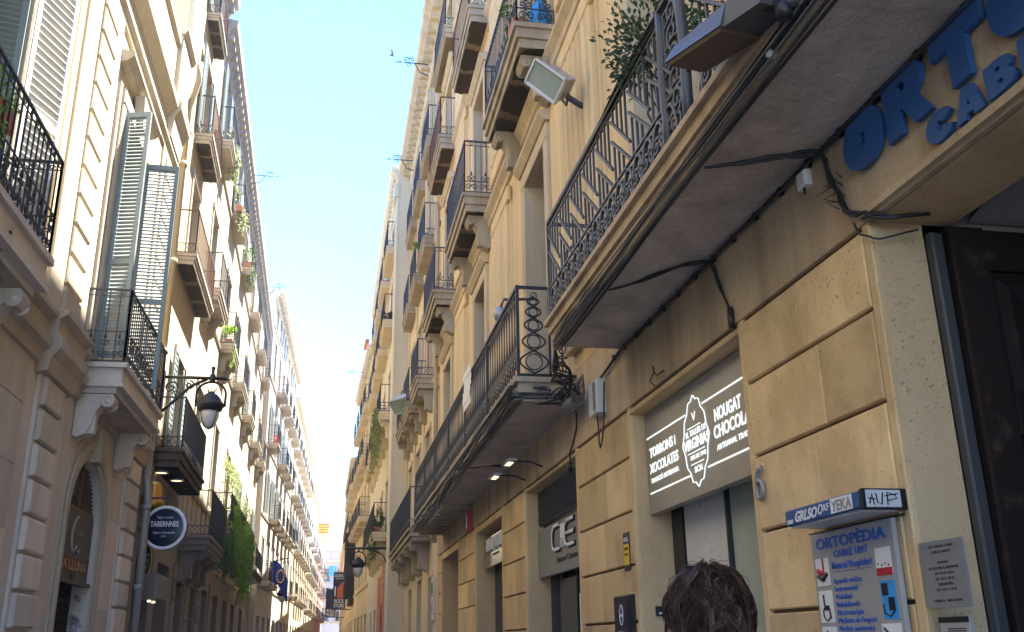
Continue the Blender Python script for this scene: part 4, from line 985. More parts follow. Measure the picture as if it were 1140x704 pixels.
# ------------------------------------------------------------------ further buildings on the right
def row_building(name, label, F, L_, H_, cols, rows, mats, cat='building', win=(1.1, 2.3), bal=None, iron='iron_bl', cornice=.5, th=9, ground=True, frame='frame_w', gmat=None, gz=4.0, shutters=0, detail=1, sp=.14, gopen=None, balfn=None, pil=None, courses=True, under='slab', corb=None, low='ring', lowm=None):
    """facade with a grid of French windows; cols = u centres, rows = floor levels"""
    B = thing(name, label, cat, F(L_/2, 0, 0)); wm, tm = mats
    holes = []; arches = []
    for z in rows:
        for c in cols:
            holes.append((c-win[0]/2, c+win[0]/2, z+.03, z+win[1], .28))
    gh = []
    if gopen is None:
        for c in cols: gh.append((c-.95, c+.95, 0, 3.1, .4))
    else: gh = gopen
    w = MB(); wall(w, F, 0, L_, gz if lowm else 0, H_, holes if lowm else holes+gh, 0, .28); shell(w, F, 0, L_, 0, H_+.01, 0, th)
    w.build('wall', M[wm], B)
    if lowm: w = MB(); wall(w, F, 0, L_, 0, gz, gh, 0, .28); w.build('ground_floor_wall', M[lowm], B)
    for (a, e, z0_, z1_, _) in holes:
        tr = MB(); tr.box(F, a-.14, a-.003, z0_, z1_, .001, .04); tr.box(F, e+.003, e+.14, z0_, z1_, .001, .04); tr.box(F, a-.18, e+.18, z1_+.003, z1_+.16, .001, .06); tr.build('window_surround', M[tm], B)
    if courses:
        for z in rows: tr = MB(); tr.extrude_dz(F, [(.001,z-.30),(.05,z-.28),(.07,z-.2),(.001,z-.14)], 0, L_); tr.build('string_course', M[tm], B)
    if pil:
        for u in pil: tr = MB(); tr.box(F, u-.25, u+.25, gz+.3, H_-.6, .001, .05, .01); tr.box(F, u-.3, u+.3, H_-1.0, H_-.62, .0, .10, .02); tr.build('pilaster', M[tm], B)
    if cornice:
        c = MB(); k = cornice
        c.extrude_dz(F, [(.001,H_-.62),(.06,H_-.6),(.1,H_-.45),(k*.4,H_-.36),(k*.45,H_-.28),(k*.92,H_-.14),(k,H_+.04),(.001,H_+.1)], -.02, L_+.02)
        u = .2
        while u < L_-.2: c.box(F, u, u+.16, H_-.46, H_-.27, .05, k*.7); u += .5
        c.build('cornice', M[tm], B)
    for (a, e, z0_, z1_, _) in holes:
        window(F, B, a, e, z0_, z1_, -.25, frame, far=True)
        if R_.random() < shutters:
            wd = (e-a)/2
            for sg in (0, 1):
                s = MB(); p, q = (a-wd*.95, a-.02) if sg == 0 else (e+.02, e+wd*.95)
                s.box(F, p, p+.05, z0_+.05, z1_-.03, .06, .10); s.box(F, q-.05, q, z0_+.05, z1_-.03, .06, .10)
                zz = z0_+.08
                while zz < z1_-.08: s.box(F, p+.05, q-.05, zz, zz+.07, .065, .09); zz += .12
                s.build('shutter', M['shutter'], B)
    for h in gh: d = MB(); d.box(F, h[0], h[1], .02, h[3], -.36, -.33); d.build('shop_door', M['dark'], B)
    if balfn: balfn(B, F)
    return B

# cream building after the drainpipe: three columns of small balconies
F1 = Fr((2.6, 23.92), (0,1), (-1,0))
def b1(B, F):
    for c in (2.5, 5.5, 8.4):
        for z, dep in ((8.5,.5),(12.65,.36),(15.9,.3)):
            balcony(F, B, c-1.15, c+1.15, z, dep, iron='iron_bl', slab='slab', th=.34, h=1.05, detail=1, sp=.13, under='slab', corbs=[c-.8, c+.8] if z < 10 else None, corb=(.22,.6))
    # long railed balcony on four carved brackets, first floor
    o = MB(); u0, u1, z, dep = 1.5, 9.9, 4.42, .62
    o.box(F, u0, u1, z-.06, z, .001, dep); o.box(F, u0+.04, u1-.04, z-.2, z-.06, .001, dep-.06); o.box(F, u0+.08, u1-.08, z-.3, z-.2, .001, dep-.12)
    o.cm = 1; o.face([F(u0+.1,z-.304,.004),F(u1-.1,z-.304,.004),F(u1-.1,z-.304,dep-.14),F(u0+.1,z-.304,dep-.14)])
    bl = o.build('balcony', [M['slab'], M['soffit']], B)
    railing(F, u0, u1, z, dep, 1.08, 1, .11, .008, 'ring').build('railing', M['iron'], bl)
    for uc in (2.3, 4.3, 6.4, 8.5, 9.6):
        c = MB(); corbel(c, F, uc, .34, z-.31, .55, .75); c.build('corbel', M['slab'], bl)
row_building('apartment_building', 'cream building with dark railed balcony on carved brackets, second from the camera on the right', F1, 10.7, 19.5, [2.5,5.5,8.4], [4.45,8.53,12.68,15.93], ('cream','stone_frame'), win=(1.15,2.7), balfn=b1, cornice=.55, gz=4, pil=[.5,4.0,7.0,10.1], gopen=[(1.0,2.3,0,3.2,.4),(4.2,5.6,0,3.3,.4),(7.4,8.8,0,3.2,.4)])
t = thing('drainpipe', 'tall painted drainpipe where the ochre facade meets the cream building on the right', 'drainpipe', (2.5, 23.9, 4.5))
a = MB(); a.tube([FR(23.86, z, .09) for z in (3.9, 8, 12, 18.4)], .06, 8)
for z in (5.2, 7.8, 10.4, 13, 15.6, 18): a.lathe(FR(23.86, z, .09), [(.06,-.04),(.078,-.04),(.078,.04),(.06,.04)], 8)
a.build('pipe', M['grey_pipe'], t)
t = flat_sign('shop_sign', 'small white sign with green and pink marks beyond the last dark doorway', 'sign', F1, .45, 1.0, 2.1, 3.15, .01, .05, 'offw')
x = MB(); x.lathe(F1(.72,2.85,.055), [(0,0),(.17,0),(.17,.004),(0,.004)], 14, (F1.a, V((0,0,1)), F1.n)); x.cm = 1; x.lathe(F1(.72,2.42,.055), [(0,0),(.15,0),(.15,.004),(0,.004)], 14, (F1.a, V((0,0,1)), F1.n)); x.build('emblem', [M['leaf_lt'], M['pinkp']], t)

# pale projecting building with square corner pier
F2 = Fr((2.1, 34.62), (0,1), (-1,0))
def b2(B, F):
    for c in (2.6, 6.6, 10.4, 14.4):
        for z, dep in ((9.85,.5),(13.5,.45),(16.6,.4)):
            balcony(F, B, c-1.7, c+1.3, z, dep, iron='iron', slab='cream', th=.3, h=1.05, detail=1, sp=.15, under='cream', corbs=[c-1.2, c+.8] if z < 11 else None, corb=(.22,.7), corbm='cream')
    balcony(F, B, 2.3, 13.5, 5.55, .55, iron='iron', slab='cream', th=.32, h=1.1, detail=1, sp=.12, under='cream', corbs=[3,5.4,7.8,10.2,12.6], corb=(.26,.7), corbm='cream')
    p = MB(); p.box(F, -.02, .75, 0, 18.9, .001, .10, .04); p.box(F, -.05, .8, 18.3, 18.9, .0, .2, .04); p.build('corner_pier', M['pale'], B)
    m = MB(); m.box(F, 3.1, 4.6, 1.8, 5.1, .005, .012); m.box(F, 5.2, 8.2, 1.9, 4.2, .005, .011); m.build('mural', M['mural'], B)
row_building('apartment_building', 'pale building stepping forward with plain corner pier and plant-filled balcony, third on the right', F2, 18.5, 19.6, [2.6,6.6,10.4,14.4], [5.58,9.88,13.53,16.1], ('pale','cream'), win=(1.2,1.85), balfn=b2, cornice=.35, gopen=[(4.8,6.6,0,3.0,.4),(9.5,11.3,0,3.0,.4),(13.5,15,0,3,.4)])
# bay with rounded cap
F3 = wallframe((2.1,53.2), (1.75,67.0), -1)
def b3(B, F):
    for c in (1.8, 5.0, 8.2, 11.6):
        for z, dep in ((8.2,.6),(11.6,.55),(14.6,.5)):
            balcony(F, B, c-1.2, c+1.2, z, dep, iron='iron_bl', slab='cream', th=.28, h=1.05, detail=1, sp=.16, under='cream')
row_building('apartment_building', 'ochre building with deep dentilled cornice and balconies, fourth along the right side', F3, 13.8, 17.8, [1.8,5.0,8.2,11.6], [4.8,8.23,11.63,14.63], ('stone_up','cream'), win=(1.15,2.3), balfn=b3, cornice=.45)
F4 = wallframe((1.75,67.2), (1.65,84.0), -1)
def b4(B, F):
    for c in (2.4, 6.2, 10.2, 14.2):
        for z, dep in ((9.2,.6),(12.2,.55)):
            balcony(F, B, c-1.3, c+1.3, z, dep, iron='iron_bl', slab='cream', th=.28, h=1.05, detail=1, sp=.18, under='cream')
    # glazed wooden gallery box
    g = MB(); u0, u1, z0, z1, dp = .4, 5.4, 4.6, 8.6, .62
    g.box(F, u0, u1, z0, z0+.18, 0, dp+.06); g.box(F, u0, u1, z1, z1+.16, 0, dp+.1); g.box(F, u0+.1, u1-.1, z0-.5, z0, 0, dp*.55, .05); g.box(F, u0+.1, u1-.1, z0+.18, z0+1.0, 0, dp-.02)
    n = 7
    for i in range(n+1):
        u = u0+.02+(u1-u0-.1)*i/n; g.box(F, u, u+.06, z0+.18, z1, dp-.06, dp)
    for u in (u0+.02, u1-.08): g.box(F, u, u+.06, z0+.18, z1, .02, .1)
    for zz in (z0+1.0, z0+2.3): g.box(F, u0+.02, u1-.02, zz, zz+.07, dp-.05, dp+.005); g.box(F, u0+.02, u0+.07, zz, zz+.07, 0, dp)
    o = g.build('gallery', M['wood_gal'], B)
    q = MB(); q.box(F, u0+.05, u1-.05, z0+1.0, z1, .02, dp-.05); q.build('pane', M['glass'], o)
row_building('apartment_building', 'far ochre building carrying a dark glazed wooden gallery, fifth along the right side', F4, 16.8, 13.8, [2.4,6.2,10.2,14.2], [4.8,9.23,11.3], ('stone_up','cream'), win=(1.15,2.2), balfn=b4, cornice=.6)
F5 = wallframe((1.62,84.2), (2.1,166.0), -1)
row_building('apartment_building', 'furthest pale building on the right at the end of the street', F5, 80, 12.5, [4+6*i for i in range(12)], [4.6,8.2], ('cream','pale'), win=(1.2,2.3), cornice=.4)

# climbing plants and pots on the pale building
t = thing('hanging_plant', 'green creeper trailing from a high balcony of the pale stepped-forward building', 'plant', F2(3.2,9.8,.45)); f = MB()
for i in range(22): trailing(f, F2(1.9+R_.random()*3.2, 10.0+R_.random()*.6, .35+R_.random()*.25), R_.uniform(.6,2.4), 20, .13, .07, .1)
f.build('foliage', M['leaf_y'], t)
plantbox(F2, 3.0, 5.57, .35, .8, 'leafy pot plants at the near end of the long balcony with the plants', 'leaf', (.25,.45,.45), 260, 3, lf=(.13,.06))
plantbox(F2, 5.2, 5.57, .35, .8, 'low green pot plants midway along the long plant-filled balcony', 'leaf', (.22,.6,.35), 200, 2, lf=(.13,.06))
plantbox(F2, 1.6, 13.52, .3, .5, 'dark potted plants on the upper balcony near the pale corner pier', 'leaf_dk', (.2,.4,.3), 160, 0, lf=(.12,.06))
plantbox(F2, 5.6, 9.87, .3, .8, 'teal-green shrub on a balcony of the pale stepped-forward building', 'leaf_dk', (.25,.6,.5), 200, 2, lf=(.13,.06))
plantbox(Fr((2.6,23.92),(0,1),(-1,0)), 3.3, 12.66, .25, .3, 'small yellow-green pot plant on a mid-height balcony of the cream building', 'leaf_lt', (.2,.3,.25), 120, 1, lf=(.09,.05))
plantbox(F3, .6, 17.9, .5, 1.6, 'red flowering plants along the roof edge of the ochre dentilled building', 'flag_r', (.25,.5,.2), 70, 0, lf=(.10,.06))

# iron pulley hooks on the cornices
def hook(loc, L_, label, n):
    t = thing('iron_bracket', label, 'bracket', loc, 'iron hoist brackets at the roof edges')
    c = V(loc); n = V(n); a = MB()
    a.tube([c, c+n*L_], .016, 5); a.tube([c+V((0,0,-.35)), c+n*L_*.35+V((0,0,-.28)), c+n*L_*.55], .014, 5)
    X = n; Z = V((0,0,1)); P = lambda s, t_: c+n*(L_*.78)+X*s+Z*t_
    a.tube(spiral(P, -.08, .1, .08, 1.2, 0, 1), .012, 4); a.tube(spiral(P, .08, .1, .08, 1.2, PI, -1), .012, 4); a.tube([P(0,0),P(0,.32)], .012, 4, .004); a.tube(circle(P, 0, -.06, .05, 8), .01, 4)
    a.tube([P(.2,0), P(.28,.03), P(.36,0), P(.28,-.03), P(.2,0)], .01, 4)
    a.build('arm', M['iron'], t)
hook((2.1,22.9,16.75), .68, 'ornate iron bracket with scrolls jutting into the sky, nearest on the right roofline', (-1,0,0))
hook((2.15,28.2,16.55), .68, 'ornate iron bracket with scrolls jutting into the sky, second on the right roofline', (-1,0,0))
hook((1.9,58.5,17.6), 1.3, 'faint iron bracket on the dentilled cornice further down the right roofline', (-1,0,0))
hook((1.6,70,14.4), 1.2, 'small iron rod bracket lowest on the right roofline', (-1,0,0))

# street lanterns ------------------------------------------------
def lantern(t, c, s, glass='lampg', iron='iron'):
    """bell lantern hung in a hoop; c = centre of its collar, s = scale (collar radius)"""
    c = V(c); a = MB()
    a.lathe(c, [(s,-.10*s),(s*1.06,-.02*s),(s*1.06,.12*s),(s*.96,.2*s),(s*.86,.34*s),(s*.72,.62*s),(s*.5,.86*s),(s*.28,1.0*s),(s*.24,1.1*s),(0,1.12*s)], 18)
    a.lathe(c, [(s*.62,-.42*s),(s*.9,-.36*s),(s*.98,-.10*s)], 18)
    for i in range(18):
        an = 2*PI*i/18; d_ = V((math.cos(an), math.sin(an), 0)); a.tube([c+d_*s*.98+V((0,0,.1*s)), c+d_*s*1.02+V((0,0,.36*s))], .05*s, 4, .01*s)
    for i in range(8):
        an = 2*PI*i/8; d_ = V((math.cos(an), math.sin(an), 0)); a.tube([c+d_*s*.22+V((0,0,1.05*s)), c+d_*s*.42+V((0,0,1.42*s))], .035*s, 4, .02*s)
    a.build('hood', M[iron], t)
    h = MB(); pts = [c+V((s*1.08,0,-.05*s))]+[c+V((s*1.1*math.cos(PI*j/14), 0, .9*s+1.0*s*math.sin(PI*j/14))) for j in range(15)]+[c+V((-s*1.08,0,-.05*s))]
    h.tube(pts, .10*s, 6); h.tube([c+V((0,0,1.9*s)), c+V((0,0,2.25*s))], .1*s, 6); h.lathe(c+V((0,0,1.95*s)), [(0,-.1*s),(.2*s,-.05*s),(.2*s,.05*s),(0,.15*s)], 8)
    h.build('hoop', M[iron], t)
    g = MB(); g.lathe(c, [(s*.6,-.42*s),(s*.72,-.6*s),(s*.72,-.85*s),(s*.6,-1.25*s),(s*.38,-1.6*s),(s*.12,-1.78*s),(0,-1.8*s)], 16); g.build('glass_bowl', M[glass], t)
    r = MB()
    for i in range(4):
        an = PI/4+PI*i/2; d_ = V((math.cos(an), math.sin(an), 0)); r.tube([c+d_*s*.86+V((0,0,-.38*s)), c+d_*s*.78+V((0,0,-.85*s)), c+d_*s*.66+V((0,0,-1.25*s)), c+d_*s*.40+V((0,0,-1.64*s)), c+V((0,0,-1.84*s))], .035*s, 5)
    r.build('cage', M[iron], t)
t = thing('street_lamp', 'bell-shaped black lantern hung from an arm below the plant-filled balcony on the right', 'street lamp', (1.0, 36, 4.2))
lantern(t, (1.04, 36, 4.28), .24)
a = MB(); a.tube([V((2.15,36,4.86)), V((.62,36,4.86))], .04, 6); a.tube([V((2.12,36,4.2)), V((1.9,36,4.65)), V((1.4,36,4.84))], .025, 6); a.build('arm', M['iron'], t)
# hanging banners and flags at the far end of the street
def banner(x0, x1, Y, z0, z1, label, orange):
    t = thing('banner', label, 'banner', ((x0+x1)/2, Y, z0))
    G = Fr((0,Y),(1,0),(0,-1)); b = MB(); b.box(G, x0, x1, z0, z1, 0, .05); b.build('panel', M['black'], t)
    if orange: b = MB(); b.extrude_uz(G, [(x0+.32,z0+.75),(x1-.03,z0+.75),(x1-.03,z1-.65),(x0+.62,z1-.7),(x0+.3,z1-1.15)], .051, .06); b.build('picture', M['orange'], t)
    x = MB(); w = x1-x0
    Tm = lambda u, z: (G(u,z,.055), V((1,0,0)), V((0,0,1)), V((0,-1,0)))
    text_mb(x, 'ROCK', Tm((x0+x1)/2, z0+.42), .27, w*.78, 'CENTER', .03, .003); text_mb(x, 'STORE' if orange else 'MUSIC', Tm((x0+x1)/2, z0+.10), .26, w*.82, 'CENTER', .03, .003)
    if orange: text_mb(x, 'GUITAR', Tm((x0+x1)/2, z1-.32), .2, w*.85, 'CENTER', .03, .003); text_mb(x, 'CENTRE', Tm((x0+x1)/2, z1-.48), .10, w*.6, 'CENTER', .01, .003); x.box(G, x0+.12, x0+.2, z0+.9, z1-1.0, .051, .056)
    x.build('lettering', M['white'], t)
    a = MB(); a.tube([V((2.0,Y+.02,z1+.05)), V((x0,Y+.02,z1+.05))], .03, 5); a.tube([V((2.0,Y+.02,z0-.05)), V((x0,Y+.02,z0-.05))], .03, 5); a.build('arm', M['iron'], t)
    return t
banner(.40, 1.33, 75.5, 4.05, 6.65, 'tall black banner with orange guitar picture and ROCK STORE lettering over the street', True)
banner(-.12, .84, 96, 4.0, 6.5, 'smaller black hanging banner partly hidden behind the orange guitar one', False)
def flag(x0, x1, Y, z0, z1, label, m1, stripes=None, stars=0, drop=0):
    t = thing('flag', label, 'flag', (x0, Y, z1))
    n = 12; f = MB()
    rows_ = 9 if stripes else 1
    for r_ in range(rows_):
        f.cm = 0 if not stripes or r_ % 2 == 0 else 1
        for i in range(n):
            q0, q1 = i/n, (i+1)/n; ys = lambda q: Y+.10*math.sin(q*9)*(z1-z0)*.5
            za = lambda q: (z1+(z0-z1)*(r_/rows_))-drop*q*q; zb_ = lambda q: (z1+(z0-z1)*((r_+1)/rows_))-drop*q*q*1.1
            xa, xb = x0+(x1-x0)*q0, x0+(x1-x0)*q1; y0_, y1_ = ys(q0), ys(q1); k = .012
            f.hexa([V((xa,y0_,za(q0))),V((xb,y1_,za(q1))),V((xb,y1_,zb_(q1))),V((xa,y0_,zb_(q0))), V((xa,y0_+k,za(q0))),V((xb,y1_+k,za(q1))),V((xb,y1_+k,zb_(q1))),V((xa,y0_+k,zb_(q0)))])
    f.build('cloth', [M[m1], M['flag_r']], t)
    if stars:
        s = MB()
        for i in range(12):
            a_ = 2*PI*i/12; cx_ = (x0+x1)/2+.22*(x1-x0)*math.cos(a_); cz = (z0+z1)/2-drop*.25+.28*(z1-z0)*math.sin(a_)
            s.lathe(V((cx_, Y-.14*(z1-z0)*.5-.02, cz)), [(0,0),(.06,0),(.06,.01),(0,.01)], 5, (V((1,0,0)),V((0,0,1)),V((0,-1,0))))
        s.build('stars', M['flag_y'], t)
    p = MB(); p.tube([V((x0-.45,Y,z1+.1-.9)), V((x0,Y,z1-.05)), V((x0+(x1-x0)*.95, Y, z1+.12))], .03, 5); p.build('pole', M['iron'], t)
    return t
# ------------------------------------------------------------------ nearest building on the left
def shutter_leaf(G, u0, u1, z0, z1, d0, d1, name, mat, parent, step=.075):
    """louvred leaf in frame G: u across the leaf, d its thickness"""
    s = MB(); t = .065; zm = z0+(z1-z0)*.36
    s.box(G, u0, u0+t, z0, z1, d0, d1); s.box(G, u1-t, u1, z0, z1, d0, d1)
    for z in (z0, zm, z1-.09): s.box(G, u0+t, u1-t, z, z+.09, d0, d1)
    for a, b in ((z0+.09, zm), (zm+.09, z1-.09)):
        z = a+.02
        while z < b-step*.6:
            s.faces([G(u0+t,z,d0+.004),G(u1-t,z,d0+.004),G(u1-t,z+step*.62,d1-.004),G(u0+t,z+step*.62,d1-.004),
                     G(u0+t,z+.009,d0+.004),G(u1-t,z+.009,d0+.004),G(u1-t,z+.012+step*.62,d1-.004),G(u0+t,z+.012+step*.62,d1-.004)], [(0,1,2,3),(7,6,5,4),(0,4,5,1),(1,5,6,2),(2,6,7,3),(3,7,4,0)]); z += step
    return s.build(name, M[mat], parent)

def build_L0():
    F = FL; U1 = 18.6
    B = thing('stone_building', 'pale carved stone building with rusticated strips, arched doorway and shutters, nearest on the left', 'building', (-3.5, 10, 0))
    win = [(1.2,3.3,5.48,9.55),(7.4,9.6,5.48,9.7),(14.0,15.72,5.48,9.55)]
    arch = (14.0,15.9,0,4.18,.42)
    lo = MB(); wall(lo, F, -6, U1, 0, 5.05, [(7.5,9.4,0,4.18,.42), arch], -.012, .42, arches=[(7.5,9.4,0,4.18,.42), arch])
    # ashlar courses as slightly proud slabs
    zc_ = [0.0,.75,1.45,2.15,2.85,3.55,4.25,5.04]
    for a, b in ((-6,7.0),(9.9,11.5),(16.45,17.25)): blocks(lo, F, a, b, zc_, -.011, .0, .004, .004, vjoint=1.25)
    for a, b in ((11.95,12.80),(17.35,18.3),(5.2,6.0)):
        zs = [.12+.42*i for i in range(12)]; zs[-1] = 4.72
        lo.box(F, a-.08, b+.08, 0, 4.8, -.011, .03, .01); blocks(lo, F, a, b, zs, .03, .09, .025, .02)
    lo.cr = .5
    lo.build('lower_wall', [M['l_low']], B)
    for (a, e) in ((14.0,15.9),(7.5,9.4)):            # moulded arch surrounds
        m = MB(); mid = (a+e)/2; hw = (e-a)/2; sp = 4.18-hw*.9
        for off, dd in ((.02,.02),(.16,.05),(.28,.025)):
            m.box(F, a-off-.12, a-off, 0, sp, -.011, dd, .015); m.box(F, e+off, e+off+.12, 0, sp, -.011, dd, .015)
            N = 18
            for i in range(N):
                q0, q1 = PI*i/N, PI*(i+1)/N
                def pt(q, o_): return (mid-(hw+o_)*math.cos(q), sp+(hw*.9+o_)*math.sin(q))
                A, Bp, C_, D_ = pt(q0,off), pt(q1,off), pt(q1,off+.12), pt(q0,off+.12)
                m.extrude_uz(F, [A,Bp,C_,D_], -.011, dd)
        m.box(F, mid-.16, mid+.16, 4.16, 4.62, .0, .14, .03)
        m.build('arch_surround', M['l_trim'], B)
    s = MB()
    s.extrude_dz(F, [(-.01,4.80),(.04,4.82),(.06,4.95),(.13,5.0),(.15,5.10),(.07,5.16),(.07,5.32),(.16,5.38),(.17,5.44),(-.01,5.46)], -6, U1)
    for a, b in ((11.75,13.1),(17.2,18.45)): s.extrude_dz(F, [(.0,4.70),(.12,4.72),(.16,4.9),(.24,5.0),(.25,5.12),(.18,5.2),(.18,5.36),(.27,5.42),(.27,5.48),(.0,5.5)], a, b)
    s.build('string_course', M['l_trim'], B)
    up_ = MB(); wall(up_, F, -6, U1, 5.44, 12.2, win, 0, .34); shell(up_, F, -6, U1, 0, 12.21, 0, 9)
    for a, b in ((11.62,13.42),(17.3,18.58),(4.3,6.1)):
        up_.box(F, a, b, 5.47, 10.75, 0, .045, .01)
        q0, q1 = (12.2,13.0) if a > 11 and a < 12 else ((17.55,18.4) if a > 17 else (4.9,5.7))
        zs = [5.55+.42*i for i in range(13)]; blocks(up_, F, q0, q1, zs, .045, .085, .025, .018)
    up_.cr = .5
    for a, b in ((10.0,11.45),(13.46,13.72),(16.62,17.25)): pass
    up_.build('upper_wall', [M['l_up']], B)
    p = MB(); p.box(F, 10.15, 11.2, 5.6, 10.3, .001, .03, .012); p.box(F, 11.28, 11.5, 5.5, 10.6, .001, .04, .01); p.build('ochre_panel', M['l_ochre'], B)
    for (a, e, z0, z1) in win:
        fr = MB(); fr.box(F, a-.22, a-.003, z0, z1, .001, .09, .02); fr.box(F, e+.003, e+.22, z0, z1, .001, .09, .02); fr.box(F, a-.22, e+.22, z1+.003, z1+.25, .001, .10, .02)
        fr.box(F, a-.36, a-.24, z0, z1+.3, .001, .05, .01); fr.box(F, e+.24, e+.36, z0, z1+.3, .001, .05, .01)
        fr.extrude_uz(F, [((a+e)/2-.16,z1+.1),((a+e)/2+.16,z1+.1),((a+e)/2+.26,z1+.62),((a+e)/2-.26,z1+.62)], .05, .2)
        fr.extrude_dz(F, [(.001,z1+.62),(.1,z1+.64),(.2,z1+.74),(.2,z1+.8),(.001,z1+.84)], a-.4, e+.4)
        fr.build('window_surround', M['l_trim'], B)
    for (a, e, z0, z1) in win:
        window(F, B, a, e, z0, z1, -.3, 'frame_gr')
    c = MB()
    c.extrude_dz(F, [(.001,10.72),(.04,10.74),(.06,10.84),(.10,10.9),(.10,10.96),(.03,11.0),(.03,11.42),(.07,11.46),(.14,11.54),(.20,11.60),(.21,11.72),(.14,11.78),(.001,11.82)], -6, U1)
    c.extrude_dz(F, [(.001,11.9),(.06,11.9),(.06,13.0),(.12,13.05),(.14,13.17),(.001,13.22)], -6, 17.4)
    c.box(F, -6, 17.4, 11.9, 13.2, -.4, .0)
    c.box(F, 17.45, 18.58, 11.84, 13.3, -.5, .16, .02); c.extrude_dz(F, [(-.5,13.3),(.18,13.3),(.24,13.40),(.24,13.48),(-.5,13.54)], 17.38, 18.62)
    c.extrude_dz(F, [(.05,11.0),(.12,11.0),(.16,11.42),(.26,11.6),(.27,11.8),(.001,11.84)], 17.4, 18.58)
    c.build('cornice', M['l_up'], B)
    # two carved balconies
    for u0, u1, sl in ((4.6,9.75,.36),(13.55,16.75,.34)):
        o = MB(); z = 5.34; dep = .62
        o.box(F, u0, u1, z-.07, z, .0, dep); o.box(F, u0+.05, u1-.05, z-sl+.05, z-.07, .0, dep-.05); o.box(F, u0+.02, u1-.02, z-sl, z-sl+.05, .0, dep-.02); o.box(F, u0+.1, u1-.1, z-sl-.08, z-sl, .0, dep-.12)
        o.cm = 1; o.face([F(u0+.12,z-sl-.084,.01),F(u1-.12,z-sl-.084,.01),F(u1-.12,z-sl-.084,dep-.14),F(u0+.12,z-sl-.084,dep-.14)]); o.cm = 0
        bl = o.build('balcony', [M['l_low'], M['soffit']], B)
        railing(F, u0, u1, z, dep, 1.08, 2, .135, .011, 'scroll', band=.46).build('railing', M['iron'] if u0 < 10 else M['iron_bl'], bl)
        for uc in (u0+.25, u1-.25):
            k = MB(); corbel(k, F, uc, .26, z-sl-.09, .52, .60); k.build('corbel', M['l_low'], bl)
        x = MB()
        for uc in (u0+.2,): x.lathe(F(uc+.0,5.12,.5), [(0,0),(.05,.0),(.08,.03),(.05,.05),(0,.02)], 12, (F.n, V((0,0,1)), -F.a))
        x.build('rosette', M['l_trim'], bl)
    # shutters: leaves folded out square to the wall, one lying back against it
    for uc, wd, k in ((14.02,.40,-.25),(15.74,.55,.05)):
        G = Fr((-3.5+.09, uc), (1,k), (-k,1))
        shutter_leaf(G, 0, wd, 5.52, 9.5, -.022, .022, 'shutter', 'shutter', B, .062)
    G = Fr((-3.42, 9.66), (.34, .94), (.94,-.34)); shutter_leaf(G, 0, .66, 5.52, 9.6, -.024, .024, 'shutter', 'shutter_w', B, .095)
    bk = MB(); bk.box(FL, 9.7, 10.2, 5.6, 9.5, .002, .008); bk.build('slat_gap_shade', M['dark'], B)  # dark sheet on the wall stands in for shade between the slats
    G = Fr((-3.5, 7.42), (1,0), (0,1)); shutter_leaf(G, .02, .52, 5.52, 9.6, -.022, .022, 'shutter', 'shutter', B, .07)
    G = Fr((-3.82, 9.45), (.95,.2), (.2,-.95)); shutter_leaf(G, 0, .38, 5.52, 9.6, -.022, .022, 'shutter', 'shutter', B, .07)
    # arched shop doorway
    for (a, e) in ((14.0,15.9),(7.5,9.4)):
        l = MB(); z = 3.52
        mid = (a+e)/2; hw = (e-a)/2; sp = 4.18-hw*.9
        while z < 4.12:
            w_ = hw if z < sp else hw*math.sqrt(max(0, 1-((z-sp)/(hw*.9))**2))
            if w_ > .1: l.extrude_dz(F, [(-.14,z),(-.10,z+.03),(-.105,z+.04),(-.15,z+.01)], mid-w_+.01, mid+w_-.01)
            z += .055
        l.box(F, mid-.02, mid+.02, 3.5, 4.16, -.13, -.09); l.box(F, a+.02, e-.02, 3.45, 3.52, -.16, -.09); l.build('louvre', M['frame_br'], B)
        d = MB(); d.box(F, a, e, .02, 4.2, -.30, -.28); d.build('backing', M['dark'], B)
        d = MB(); z = .05
        while z < 2.4: d.box(F, a+.03, e-.35, z, z+.085, -.26, -.235, .012); z += .09
        d.build('roller_door', M['wood_dk'], B)
    return B
L0 = build_L0()
F = FL
t = thing('shop_sign', 'dark shop board with pale crescent moon and brown lettering inside the arched doorway', 'sign', F(14.95,2.45,-.140))
b = MB(); b.box(F, 14.02, 15.88, 2.45, 3.44, -.140, -.080); b.box(F, 14.02, 15.88, 2.45, 2.50, -.080, -.020); b.build('panel', M['black'], t)
x = MB(); 
arc = [(14.98-.36*math.cos(a_), 3.12+.29*math.sin(a_)) for a_ in [-.9+2.4*i/16 for i in range(17)]]; inn = [(15.03-.28*math.cos(a_), 3.12+.26*math.sin(a_)) for a_ in [-.9+2.4*i/16 for i in range(17)]]
for i in range(16): x.extrude_uz(F, [arc[i],arc[i+1],inn[i+1],inn[i]], -.079, -.072)
x.tube([F(14.85,2.88,-.075),F(15.0,2.98,-.075),F(15.06,2.88,-.075),F(15.2,2.95,-.075)], .018, 5)
text_mb(x, '1 9 4 7', wf(F, 14.95, 3.14, -.078, False), .08, .4, 'LEFT', 0, .002); x.build('moon', M['steel'], t)
x = MB(); x.box(F, 14.1, 15.8, 2.62, 2.82, -.079, -.076); x.tube([F(14.8,2.62,-.076),F(14.95,2.53,-.076),F(15.1,2.62,-.076)], .012, 4); x.build('band', M['rust'], t)
x = MB(); text_mb(x, 'LA LLUNA', wf(F, 14.2, 2.65, -.075, False), .14, 1.5, 'LEFT', .01, .002); x.build('lettering', M['gold'], t)
t = thing('wall_spot', 'tiny grey spot fitting on the reveal beside the arched doorway', 'lamp', F(15.9,2.3,-.1))
x = MB(); x.tube([F(15.88,2.32,-.2),F(15.80,2.28,-.14)], .03, 7); x.build('body', M['steel'], t)
